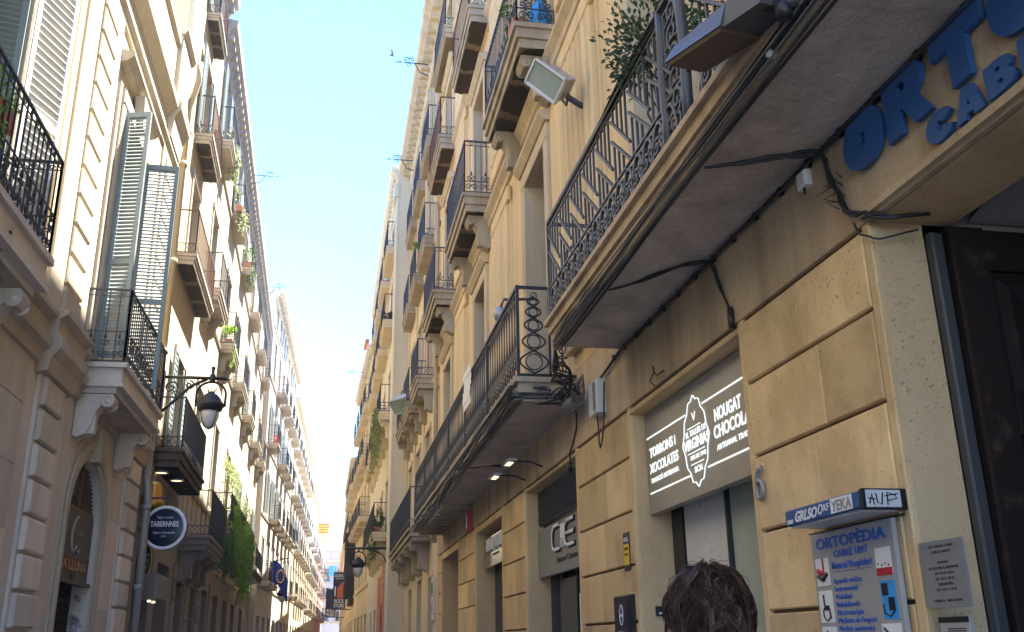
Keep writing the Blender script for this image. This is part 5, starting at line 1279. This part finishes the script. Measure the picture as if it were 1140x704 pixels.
t = thing('graffiti', 'white graffiti scrawl on the stone reveal of the arched doorway', 'graffiti', F(15.9,1.9,0)); x = MB()
G = Fr((-3.5,15.895),(-1,0),(0,-1))
for i in range(12):
    p = [G(.06+.28*R_.random(), 1.82+.30*R_.random(), .004) for _ in range(4)]; x.tube(p, .011, 4)
x.build('paint', M['white'], t)
# drainpipes
t = thing('drainpipe', 'grey metal downpipe running past the round navy sign on the left', 'drainpipe', F(18.55,0,.15))
a = MB(); a.tube([F(18.5,5.6,.14),F(18.5,4.55,.14),F(18.52,4.35,.18),F(18.55,4.1,.2),F(18.55,0.1,.2)], .07, 9)
for z in (1.2,2.6,4.0,4.6): a.lathe(F(18.54,z,.19 if z < 4.3 else .14), [(.07,-.05),(.09,-.05),(.09,.05),(.07,.05)], 9)
a.build('pipe', M['zinc'], t)
t = thing('drainpipe', 'cream painted downpipe at the party wall beside the carved pedestal on the left', 'drainpipe', F(18.95,6,.1))
a = MB(); a.tube([F(18.7,13.5,.30),F(18.75,13.1,.3),F(19.0,12.5,.12),F(19.0,5.9,.12)], .065, 8)
for z in (7.1,9.0,11.2): a.lathe(F(19.0,z,.12), [(.065,-.05),(.09,-.05),(.09,.05),(.065,.05)], 8)
a.build('pipe', M['l_yellow'], t)

# ------------------------------------------------------------------ rows of balconied houses beyond
G1 = wallframe((-3.5,18.62), (-3.5-.015*35.4, 54.0), 1)
def l1(B, F):
    balcony(F, B, 2.25, 4.05, 16.35, .34, iron='rust', slab='l_trim', th=.2, h=1.0, detail=1, under='soffit_dk', stains=True)
    balcony(F, B, 2.25, 4.45, 13.0, .42, iron='rust', slab='l_trim', th=.24, h=1.02, detail=1, under='soffit_dk', stains=True)
    balcony(F, B, 1.4, 5.2, 9.62, .44, iron='rust', slab='l_trim', th=.24, h=1.02, detail=1, under='soffit_dk', stains=True)
    balcony(F, B, 1.25, 5.4, 5.35, .56, iron='iron', slab='l_black', th=.36, h=1.05, detail=1, sp=.1, under='stain')  # slab and whole soffit in near-black tones
    s = MB(); s.box(F, -.0, 1.15, 12.3, 18.0, .001, .12, .03); s.build('corner_pilaster', M['l_render'], B)
    s = MB(); s.faces([F(-.004,13.3,-8),F(-.004,13.3,-.02),F(-.004,18.6,-.02),F(-.004,18.6,-8)], [(0,1,2,3)]); s.build('party_wall', M['l_ochre'], B)
row_building('apartment_building', 'narrow old house with rusty stained balconies one above another, second on the left', G1, 5.58, 19.0, [3.3], [5.38,9.66,13.04,16.38], ('l_yellow','l_trim'), win=(1.25,2.35), balfn=l1, cornice=.38, frame='frame_br', shutters=.3, gopen=[(.6,2.4,0,3.2,.4),(3.2,5.0,0,3.3,.4)], courses=False, lowm='l_dark', gz=4.9)
G2 = Fr(G1(5.6,0,0)[:2], G1.a[:2], G1.n[:2])
cols2 = [24.75+.55, 30.3, 35.2, 40.5, 46.1, 51.2]; cols2 = [y-18.6-5.6+.75 for y in cols2]
def l2(B, F):
    for c in cols2:
        balcony(F, B, c-1.15, c+1.15, 10.6, .46, iron='iron_bl', slab='l_trim', th=.28, h=1.05, detail=1, sp=.15, under='l_trim', corbs=[c-.75,c+.75], corb=(.2,.55), corbm='l_trim')
        balcony(F, B, c-1.1, c+1.1, 15.1, .42, iron='iron_bl', slab='l_trim', th=.26, h=1.05, detail=1, sp=.16, under='l_trim')
    balcony(F, B, .55, 4.9, 4.15, .74, iron='iron', slab='l_dark', th=.34, h=1.1, detail=1, sp=.11, under='soffit', corbs=[1.0,2.7,4.4], corb=(.3,.7), corbm='l_dark')
    balcony(F, B, 7.5, 21.0, 5.15, .62, iron='iron', slab='l_dark', th=.34, h=1.05, detail=0, sp=.13, under='soffit', corbs=[8,11,14,17,20], corb=(.3,.7), corbm='l_dark')
    balcony(F, B, 23.0, 29.4, 4.9, .62, iron='iron', slab='l_black', th=.3, h=1.05, detail=0, sp=.13, under='soffit')
    zs = [.1+.42*i for i in range(9)]
    for a, b in ((.02,.5),(2.6,3.35),(5.0,6.2),(8.6,9.6)): m = MB(); blocks(m, F, a, b, zs, .001, .05, .02, .015); m.build('quoins', M['l_dark'], B)
row_building('apartment_building', 'long pale sunlit tenement with small balconies and plant-hung first floor, third on the left', G2, 29.75, 18.45, cols2, [5.6,10.63,15.13], ('l_render','l_trim'), win=(1.2,2.5), balfn=l2, cornice=.38, shutters=.25, frame='frame_gr', gopen=[(.8,2.3,0,3.1,.4),(3.6,4.8,0,3.1,.4),(6.6,8.2,0,3.2,.4),(10,12,0,3.2,.4),(14,16,0,3.2,.4),(18,20,0,3.2,.4),(23,25,0,3.2,.4)], lowm='l_dark', gz=3.9)
def balc_rows(cols, rows, hw, dep, iron, slab, jit=0, every=1.0, **k):
    def fn(B, F):
        for z in rows:
            for c in cols:
                if R_.random() < every: balcony(F, B, c-hw, c+hw, z-.03, dep, iron=iron, slab=slab, th=.27, h=1.05, sp=.17, under=slab, detail=k.get('detail',1))
    return fn
G3 = wallframe((-3.72,54.2), (-3.12,75.0), 1); c3 = [1.9+3.5*i for i in range(6)]
row_building('apartment_building', 'taller greyish house with white-slabbed balconies, fourth on the left', G3, 20.8, 21.3, c3, [4.9,8.6,12.4,16.2,19.4], ('l_grey','l_trim'), win=(1.15,2.3), balfn=balc_rows(c3, [4.9,8.6,12.4,16.2], 1.05, .6, 'iron', 'l_trim', every=.9), cornice=.5, shutters=.25)
G4 = wallframe((-3.12,75.3), (-2.35,105.0), 1); c4 = [2+3.7*i for i in range(8)]
row_building('apartment_building', 'cream tenement with many small balconies, fifth on the left', G4, 29.7, 20.0, c4, [5.2,8.9,12.5,16.0], ('l_yellow','l_trim'), win=(1.2,2.3), balfn=balc_rows(c4, [5.2,8.9,12.5,16.0], 1.1, .6, 'iron_bl', 'l_trim', every=.85, detail=0), cornice=.5, shutters=.3)
G5 = wallframe((-2.35,105.3), (-1.55,138.0), 1); c5 = [2+4*i for i in range(8)]
row_building('apartment_building', 'pale far tenement carrying the yellow striped flag, sixth on the left', G5, 32.7, 18.2, c5, [5,8.6,12.2,15.2], ('l_render','l_trim'), win=(1.2,2.3), balfn=balc_rows(c5, [5,8.6,12.2], 1.2, .6, 'iron_bl', 'l_trim', every=.8, detail=0), cornice=.5)
G6 = wallframe((-1.55,138.3), (-.75,168.0), 1); c6 = [2+4.2*i for i in range(7)]
row_building('apartment_building', 'pinkish furthest house on the left at the end of the street', G6, 29.5, 17.3, c6, [5,8.5,12,14.6], ('pink','l_trim'), win=(1.2,2.2), balfn=balc_rows(c6, [5,8.5,12], 1.2, .6, 'iron_bl', 'l_trim', every=.7, detail=0), cornice=.5)
# building that closes the view
GE = Fr((-6,176), (1,0), (0,-1))
def le(B, F):
    for c in (5.6, 8.2, 10.6):
        for z in (5.2, 8.6, 11.8): balcony(F, B, c-.85, c+.85, z, .6, iron='iron', slab='l_trim', th=.2, h=1.05, sp=.2, under='l_trim', detail=0)
    r = MB(); r.box(F, 2.5, 13, 15.4, 17.2, -5, -1.2); r.build('attic', M['pink'], B)
    r = MB(); r.box(F, 2.3, 13.2, 17.2, 17.5, -5.2, -1.0)
    for u in (3.5,5.1,6.7,8.3,9.9): r.box(F, u, u+1.0, 15.6, 16.9, -1.2, -1.17)
    r.build('attic_trim', M['l_render'], B)
    ch = MB(); ch.box(F, 5.4, 6.2, 17.5, 20.0, -3, -2); ch.box(F, 7.0, 7.6, 17.5, 20.6, -3, -2.2); ch.build('chimney', M['blue_gr'], B)
row_building('apartment_building', 'blue-grey house with pink attic and chimneys closing the end of the street', GE, 13, 15.3, [3.2,5.6,8.2,10.6], [5.2,8.6,11.8], ('blue_gr','l_trim'), win=(1.3,2.3), balfn=le, cornice=.4, th=10)

# lantern, signs and lights on the left -----------------------------------------------------
c = onp(234, 452, 20.0)
t = thing('street_lamp', 'bell-shaped black lantern with crown top hung from a wrought iron arm on the left', 'street lamp', (c.x, 20, c.z))
lantern(t, c, .265)
a = MB(); za = c.z+2.2*.265
a.tube([V((-3.5,20,za)), V((c.x+.28,20,za))], .035, 6); a.tube([V((-3.5,20,za-.75)), V((-3.3,20,za-.55)), V((-2.95,20,za-.18)), V((c.x-.1,20,za-.02))], .032, 6)
P = lambda s, t_: V((-3.5+s, 20, za+t_))
a.tube(spiral(P, .52, -.16, .10, 1.3, PI/2, -1), .018, 5); a.tube(spiral(P, .16, -.22, .14, 1.3, 0, 1), .018, 5); a.tube(spiral(P, .28, -.36, .09, 1.2, PI, -1), .015, 5); a.tube([P(1.22,0),P(1.3,-.03),P(1.36,.02)], .02, 5, .008)
a.lathe(V((c.x,20,za)), [(0,-.1),(.06,-.06),(.06,.06),(.03,.1),(.03,.18),(.045,.2),(.04,.24),(0,.26)], 8); a.box(FL, 19.92, 20.08, za-.9, za+.12, .0, .03)
a.build('arm', M['iron'], t)
c = onp(184, 588, 19.0)
t = thing('round_sign', 'round navy sign with white rim and white lettering hung on a bracket by the downpipe', 'sign', c)
X, Z, N = V((1,0,0)), V((0,0,1)), V((0,-1,0)); ang = math.radians(-8); X = V((math.cos(ang), math.sin(ang), 0)); N = V((math.sin(ang), -math.cos(ang), 0))
b = MB(); b.lathe(c, [(0,-.06),(.40,-.06),(.405,-.05),(.405,.05),(.385,.06),(0,.06)], 36, (X, Z, N)); b.build('panel', M['navy'], t)
b = MB(); b.lathe(c, [(.345,.0605),(.345,.068),(.398,.068),(.404,.05)], 40, (X, Z, N)); b.build('rim', M['white'], t)
x = MB(); tf = lambda dz: (c+Z*dz+N*.062, X, Z, N)
text_mb(x, 'TABERNNES', tf(.02), .10, .52, 'CENTER', .03, .002); text_mb(x, 'Gastro Cerveseria', tf(-.11), .045, .40, 'CENTER', 0, .002); text_mb(x, 'BCN', tf(-.17), .028, .08, 'CENTER', 0, .002); text_mb(x, 'Tapes i menús', tf(.17), .045, .30, 'CENTER', 0, .002)
x.build('lettering', M['white'], t)
a = MB(); a.tube([c+V((0,.0,.40)), c+V((0,0,.55)), V((-3.5,19.0,c.z+.55))], .018, 6); a.tube([V((-3.5,19.0,c.z)), c+X*-.39], .018, 6); a.build('bracket', M['iron'], t)
c2 = onp(160, 626, 19.7)
t = thing('oval_sign', 'narrow oval dark green sign with gold rim hanging behind the round navy sign', 'sign', c2)
b = MB(); b.lathe(c2, [(0,-.08),(.40,-.08),(.42,0),(.40,.06),(0,.06)], 28, (X*.42, Z, N)); b.build('panel', M['green_dk'], t)
b = MB(); b.lathe(c2, [(.34,.062),(.34,.07),(.40,.07),(.41,.04)], 28, (X*.42, Z, N)); b.build('rim', M['gold'], t)
x = MB(); [x.box(Fr((c2.x,c2.y-.075),(1,0),(0,-1)), -.11+.02*i, .11-.02*i, c2.z+.12-.11*i, c2.z+.15-.11*i, 0, .01) for i in range(3)]; x.build('marks', M['gold'], t)
a = MB(); a.tube([V((-3.52,19.75,c2.z+.3)), c2+V((0,.0,.35))], .015, 5); a.build('bracket', M['iron'], t)
c3_ = onp(155, 655, 20.0)
t = thing('awning_box', 'grey-green canopy box with two small lit spots beneath the oval green sign', 'canopy', c3_)
b = MB(); b.box(FL, 19.6, 20.9, c3_.z-.22, c3_.z+.25, .0, .34, .03); b.build('housing', M['l_dark'], t)
b = MB(); [b.lathe(V((-3.3, 19.75+.5*i, c3_.z-.24)), [(0,-.03),(.035,-.03),(.035,.01)], 10) for i in range(2)]; b.build('lens', M['lamp_on'], t)
c4_ = onp(170, 556, 19.2)
t = thing('wall_lamp', 'brass bell-shaped lamp on the wall above the round navy sign', 'lamp', c4_)
b = MB(); b.lathe(c4_, [(0,.32),(.10,.32),(.13,.26),(.17,.05),(.17,-.02),(.21,-.05),(.21,-.12),(.16,-.2),(.10,-.22)], 16); b.build('shade', M['gold'], t)
b = MB(); b.tube([V((-3.55,19.2,c4_.z+.25)), c4_+V((0,0,.3))], .03, 6); b.lathe(c4_, [(.09,-.2),(.09,-.3),(.05,-.36),(0,-.36)], 10); b.build('arm', M['black'], t)
for i, (px, py, lab) in enumerate(((178,541,'small lit spot under the dark balcony, left of the two'),(195,552,'small lit spot under the dark balcony, right of the two'))):
    p = onp(px, py, 20.4+1.0*i)
    t = thing('ceiling_spot', lab, 'spotlight', p, 'lit spots under the dark balcony')
    b = MB(); b.lathe(V((p.x,p.y,4.985)), [(0,.0),(.13,.0),(.15,-.02),(.15,-.05),(.12,-.055)], 14); b.build('ring', M['steel'], t)
    b = MB(); b.lathe(V((p.x,p.y,4.985)), [(0,-.05),(.12,-.05),(.0,-.06)], 14); b.build('lens', M['lamp_on'], t)
flag(-3.05, -2.2, 57, 4.9, 6.1, 'dark blue flag with a ring of gold stars hanging from a balcony on the left', 'flag_b', None, 1, 1.15)
flag(-1.55, -.15, 130, 15.2, 16.6, 'yellow and red striped flag high up at the far end of the left side', 'flag_y', True)
flag(.15, 1.3, 172, 12.6, 14.2, 'small bright blue flag on the house closing the street', 'cyan')
t = thing('street_lamp', 'small distant lantern beside the flag balcony on the left', 'street lamp', (-2.6, 62, 4.4)); lantern(t, V((-2.75,62,4.5)), .26)
a = MB(); a.tube([V((-3.5,62,5.1)), V((-2.6,62,5.1))], .035, 5); a.build('arm', M['iron'], t)
def hookl(y, z, label):
    hook(tuple(G1(y-18.6, z, .34)), .75, label, (1,0,0))
hookl(33.2, 18.15, 'thin iron rod bracket with drop hook, upper one on the left roofline'); hookl(45.2, 18.15, 'thin iron rod bracket with drop hook, lower one on the left roofline')
# plants on the left
plantbox(FL, 8.05, 5.93, .46, .4, 'bright green pot plant in a terracotta trough high on the nearest left balcony railing', 'leaf_lt', (.16,.30,.20), 260, 2, lf=(.05,.03))
plantbox(FL, 8.4, 5.36, .40, .35, 'leafy green pot plant low behind the nearest left balcony railing', 'leaf', (.22,.35,.35), 220, 2, lf=(.06,.035))
plantbox(G2, cols2[1]-.9, 15.12, .25, .7, 'bushy potted plant trailing over a high balcony below the upper rod bracket', 'leaf_y', (.3,.5,.5), 260, 6, lf=(.12,.05))
plantbox(G2, cols2[0]+.3, 15.12, .28, .7, 'green creeper over the highest balcony of the sunlit tenement, nearest the camera', 'leaf_y', (.25,.6,.4), 200, 5, lf=(.12,.05))
plantbox(G2, cols2[2]-.7, 15.12, .25, .8, 'spiky green plant in a terracotta trough on the third high balcony of the sunlit tenement', 'leaf', (.35,.6,.55), 300, 6, lf=(.14,.04))
plantbox(G2, cols2[1]-.5, 10.62, .25, .8, 'yellow-green plants filling a middle balcony above the black lantern', 'leaf_lt', (.25,.6,.3), 240, 2, lf=(.12,.045))
plantbox(G3, 2.2, 12.42, .3, .8, 'red potted flowers on a balcony of the taller greyish house', 'flag_r', (.25,.5,.35), 110, 0, lf=(.14,.08))
def curtain(u0, u1, z, d, n, ln, label, lm, mass=None, lf=(.09,.04)):
    t = thing('hanging_plant', label, 'plant', G2(u0, z, d)); f = MB()
    for i in range(n): trailing(f, G2(R_.uniform(u0,u1), z+R_.uniform(0,.3), d+R_.uniform(-.08,.22)), ln*R_.uniform(.45,1.1), 24, lf[0], lf[1], .10)
    if mass: bush(f, G2((u0+u1)/2, z+mass[2]*.7, d-.1), mass, int(280*(u1-u0)/3), lf[0]*1.2, lf[1]*1.3)
    f.build('foliage', M[lm], t)
curtain(7.7, 11.6, 5.6, .58, 32, 1.7, 'thick curtain of dark green trailing plants hanging from the long first-floor balcony', 'leaf_lt', (.2,1.8,.3))
curtain(11.8, 17.5, 5.5, .60, 70, 2.3, 'bright green trailing plants hanging lowest from the long first-floor balcony', 'leaf_lt', (.3,2.6,.4), lf=(.11,.05))
curtain(8.0, 19.0, 7.2, .18, 20, 1.5, 'airy pale climber on wires over the sunlit wall above the long balcony', 'leaf_y', (.12,4.0,.5), lf=(.09,.04))
curtain(3.9, 7.0, 4.6, .60, 26, 1.2, 'thin greenery drooping from the end of the dark balcony behind the round sign', 'leaf', None)
# ------------------------------------------------------------------ ground
g = MB(); g.box(Fr((0,0),(0,1),(1,0)), -40, 260, -.2, 0, -60, 60); o = g.build('ground', M['asphalt'], None, (0,0,0)); o['kind'] = 'structure'
g = MB(); g.face([V((-2.2,-30,.004)),V((1.4,-30,.004)),V((1.4,175,.004)),V((-2.2,175,.004))]); o = g.build('road', M['asphalt'], None, (0,0,0)); o['kind'] = 'structure'
for nm, x0, x1 in (('pavement',-3.5,-2.2),('pavement',1.4,2.6)):
    g = MB(); g.box(Fr((0,0),(0,1),(1,0)), -30, 53, .0, .10, x0, x1, .01); o = g.build(nm, M['kerb'], None, (x0,0,0)); o['kind'] = 'structure'

# ------------------------------------------------------------------ person, seen from behind
def skin_mesh(joints, edges, root, sub=2):
    me = bpy.data.meshes.new('tmp'); me.from_pydata([j[0] for j in joints], edges, []); ob = bpy.data.objects.new('tmp', me); COL.objects.link(ob)
    md = ob.modifiers.new('s', 'SKIN'); md.use_smooth_shade = True
    for i, j in enumerate(joints):
        d = me.skin_vertices[0].data[i]; d.radius = (j[1], j[2] if len(j) > 2 else j[1]); d.use_root = (i == root)
    sb = ob.modifiers.new('u', 'SUBSURF'); sb.levels = sub; sb.render_levels = sub
    dg = bpy.context.evaluated_depsgraph_get(); dg.update(); m2 = bpy.data.meshes.new_from_object(ob.evaluated_get(dg)); bpy.data.objects.remove(ob)
    return m2
def put(me, name, mat, parent, rot=None):
    me.materials.clear(); me.materials.append(M[mat])
    for p in me.polygons: p.use_smooth = True
    o = bpy.data.objects.new(name, me); COL.objects.link(o); o.parent = parent; me.name = name
    return o
PX, PY = .838, 2.1
t = thing('person', 'person with wavy dark brown hair seen from behind, walking past the sweet shop', 'person', (PX, PY, 0)); T0 = V((PX,PY,0))
J = []; E_ = []
def j(p, r, r2=None, par=None):
    J.append((V(p), r, r2 if r2 else r)); i = len(J)-1
    if par is not None: E_.append((par, i))
    return i
pel = j((0,0,.95), .14, .11); wa = j((0,0,1.10), .13, .10, pel); ch_ = j((0,.0,1.30), .15, .11, wa); nk0 = j((0,-.01,1.43), .07, .065, ch_); nk = j((0,.0,1.50), .055, .06, nk0); hd0 = j((0,.03,1.56), .065, .08, nk); hd1 = j((0,.025,1.635), .074, .092, hd0); hd2 = j((0,.02,1.70), .058, .072, hd1)
for sg in (-1, 1):
    sh = j((sg*.17,0,1.40), .062, None, ch_); el = j((sg*.22,-.03,1.12), .043, None, sh); wr = j((sg*.23,.06,.88), .027, None, el); pm = j((sg*.235,.085,.80), .030, .018, wr)
    for k in range(4):
        a1 = j((sg*.235+(k-1.5)*.0*sg, .055+.02*k, .755), .009, None, pm); a2 = j((sg*.232, .058+.021*k, .715+.006*abs(k-1.5)), .008, None, a1); j((sg*.225, .062+.021*k, .688+.007*abs(k-1.5)), .007, None, a2)
    b1_ = j((sg*.222,.115,.82), .010, None, wr); j((sg*.215,.135,.78), .008, None, b1_)
    hp = j((sg*.09,0,.90), .095, None, pel); fy = .12*sg; kn = j((sg*.10,fy+.03,.50), .062, None, hp); an = j((sg*.10,fy-.02,.10), .042, None, kn); j((sg*.105,fy+.13,.04), .038, .03, an)
put(skin_mesh(J, E_, 0), 'body', 'skin', t)
JS = [(V((0,0,.90)),.165,.135),(V((0,0,1.10)),.155,.125),(V((0,0,1.30)),.175,.135),(V((0,-.01,1.42)),.085,.08)]; ES = [(0,1),(1,2),(2,3)]
for sg in (-1,1):
    k = len(JS); JS += [(V((sg*.18,0,1.40)),.078,.078),(V((sg*.215,-.02,1.20)),.066,.066)]; ES += [(2,k),(k,k+1)]
put(skin_mesh(JS, ES, 0), 'shirt', 'shirt', t)
JT = [(V((0,0,.95)),.155,.125)]; ET = []
for sg in (-1,1):
    k = len(JT); fy = .12*sg; JT += [(V((sg*.09,0,.86)),.11,.11),(V((sg*.10,fy+.03,.50)),.08,.08),(V((sg*.10,fy-.02,.12)),.065,.065)]; ET += [(0,k),(k,k+1),(k+1,k+2)]
put(skin_mesh(JT, ET, 0), 'trousers', 'trous', t)
# face (turned away from the camera) and ears
fm = MB(); hc = T0+V((0,.03,1.615))
fm.tube([hc+V((0,.105,.03)), hc+V((0,.128,-.005)), hc+V((0,.118,-.02))], [.009,.014,.012], 8); fm.tube([hc+V((-.025,.100,-.055)), hc+V((0,.110,-.052)), hc+V((.025,.100,-.055))], .006, 6)
for sg in (-1,1):
    fm.lathe(hc+V((sg*.034,.095,.022)), [(0,.013),(.009,.009),(.013,0),(.009,-.009),(0,-.013)], 10); fm.lathe(hc+V((sg*.083,.0,-.0)), [(0,.008),(.022,.008),(.03,.0),(.022,-.008),(0,-.006)], 12, (V((0,.8,0)), V((0,0,1)), V((sg,0,0))))
fm.build('face', M['skin'], t)
# hair: a mass of overlapping wavy locks following the skull
HC = T0+V((0,.015,1.645)); hr = MB(); RX, RY, RZ = .087, .104, .114
cap = []
def sk(th, ph, k=1.0):   # th from crown, ph around
    return HC+V((RX*k*math.sin(th)*math.cos(ph), RY*k*math.sin(th)*math.sin(ph), RZ*k*math.cos(th)))
NB = 20
hr.cm = 0
for i in range(12):
    for q in range(NB):
        a0_, a1_ = 2.15*i/12, 2.15*(i+1)/12; p0, p1 = 2*PI*q/NB, 2*PI*(q+1)/NB
        if math.sin((p0+p1)/2) > .55 and a1_ > 1.0: continue
        hr.face([sk(a0_,p0,.93),sk(a1_,p0,.93),sk(a1_,p1,.93),sk(a0_,p1,.93)], sm=True)
crown = (.25, -1.2)
for i in range(420):
    ph = R_.uniform(0, 2*PI); th = math.acos(R_.uniform(-.5, 1.0))
    if math.sin(ph) > .5 and th > .9: continue
    n = 9; ln = R_.uniform(.45,.95); tw = R_.uniform(-.8,.8); w0 = R_.uniform(0,6); lift = R_.uniform(.96,1.06); wv = R_.uniform(.06,.16); fr_ = R_.uniform(4,8); curl = R_.uniform(-.02,.10)
    lc = R_.random()
    for g_ in range(18):
        dth, dph, dk = R_.gauss(0,.045), R_.gauss(0,.06), R_.gauss(0,.016); pts = []; ln2 = ln*R_.uniform(.8,1.12)
        for q in range(n):
            e = q/(n-1); cv = 1-.45*e; thq = th+dth*cv+ln2*e; phq = ph+dph*cv+tw*e*.8/max(.35, math.sin(max(.2,min(2.2,thq))))*.6+wv*math.sin(w0+e*fr_)
            kk = lift+dk+.05*math.sin(e*PI)+.035*math.sin(w0*2+e*fr_)+curl*e*e
            if thq < 2.1: pts.append(sk(thq, phq, kk))
            else: pts.append(sk(2.1, phq, kk)+V((0,-.005*(thq-2.1),-.11*(thq-2.1))))
        hr.cm = 1 if R_.random() < (.55 if lc < .22 else .08) else 0
        rr = R_.uniform(.0004,.00095)
        hr.tube(pts, [rr*(.6+.6*math.sin(PI*q/(n-1))) if q < n-1 else .0003 for q in range(n)], 3, cap=False)
hr.cm = 0
for i in range(26):           # fly-away strands
    ph = R_.uniform(0, 2*PI); th = R_.uniform(.1, 1.3); pts = [sk(th+.5*q/6, ph+R_.uniform(-.05,.05)+.3*q/6, 1.03+.16*math.sin(PI*q/6)*R_.uniform(.7,1.2)) for q in range(7)]
    hr.tube(pts, .0006, 3)
hr.build('hair', [M['hair'], M['hair2']], t)
# bird in the sky
bp = onp(437, 62, 45); t = thing('bird', 'tiny dark bird flying in the open sky between the rooftops', 'bird', bp)
b = MB(); b.tube([bp+V((-.16,0,.02)), bp+V((-.08,0,0)), bp, bp+V((.12,0,-.01)), bp+V((.22,0,-.02))], [.015,.05,.06,.035,.01], 7)
for sg in (-1,1): b.faces([bp+V((-.05,0,.02)), bp+V((.06,0,.02)), bp+V((-.02,sg*.26,.16)), bp+V((-.12,sg*.40,.10)), bp+V((-.05,0,.03)), bp+V((.06,0,.03)), bp+V((-.02,sg*.26,.17)), bp+V((-.12,sg*.40,.108))], [(0,1,2),(0,2,3),(4,6,5),(4,7,6),(0,3,7,4),(3,2,6,7),(2,1,5,6)])
b.build('body', M['black'], t)

# ------------------------------------------------------------------ air
hz = MB(); hz.box(Fr((0,0),(0,1),(1,0)), -45, 265, -1.3, 26, -65, 65); o = hz.build('haze', M['asphalt'], None, (0,0,0)); o['kind'] = 'stuff'
hm = bpy.data.materials.new('air'); hm.use_nodes = True; hn = hm.node_tree.nodes; hn.remove(hn['Principled BSDF'])
pv = hn.new('ShaderNodeVolumePrincipled'); pv.inputs['Color'].default_value = (.92,.95,1,1); pv.inputs['Density'].default_value = .0009
hm.node_tree.links.new(pv.outputs[0], hn['Material Output'].inputs['Volume']); o.data.materials.clear(); o.data.materials.append(hm)

# ------------------------------------------------------------------ light
sun_dir = V((.37,.17,.90)).normalized()          # towards the sun
el = math.asin(sun_dir.z); az = math.atan2(sun_dir.x, sun_dir.y)
W = bpy.data.worlds.new('World'); S.world = W; W.use_nodes = True
nt = W.node_tree; bg = nt.nodes['Background']; sky = nt.nodes.new('ShaderNodeTexSky'); sky.sky_type = 'NISHITA'; sky.sun_disc = False
sky.sun_elevation = el; sky.sun_rotation = az; sky.air_density = .55; sky.dust_density = .0; sky.ozone_density = 10
nt.links.new(sky.outputs[0], bg.inputs[0]); bg.inputs[1].default_value = .088
sd = bpy.data.lights.new('sun', 'SUN'); so = bpy.data.objects.new('sun', sd); COL.objects.link(so)
sd.energy = 2.7; sd.angle = math.radians(.53); sd.color = (1,.95,.86)
so.rotation_euler = (-sun_dir).to_track_quat('-Z','Y').to_euler(); so.location = (10,10,40)
S.view_settings.view_transform = 'Standard'; S.view_settings.look = 'None'; S.view_settings.exposure = 3.85; S.view_settings.gamma = 1.0
S.render.engine = 'CYCLES'; S.cycles.max_bounces = 8; S.cycles.diffuse_bounces = 7; S.cycles.use_denoising = True
for o in S.objects:
    if '_o' in o: del o['_o']
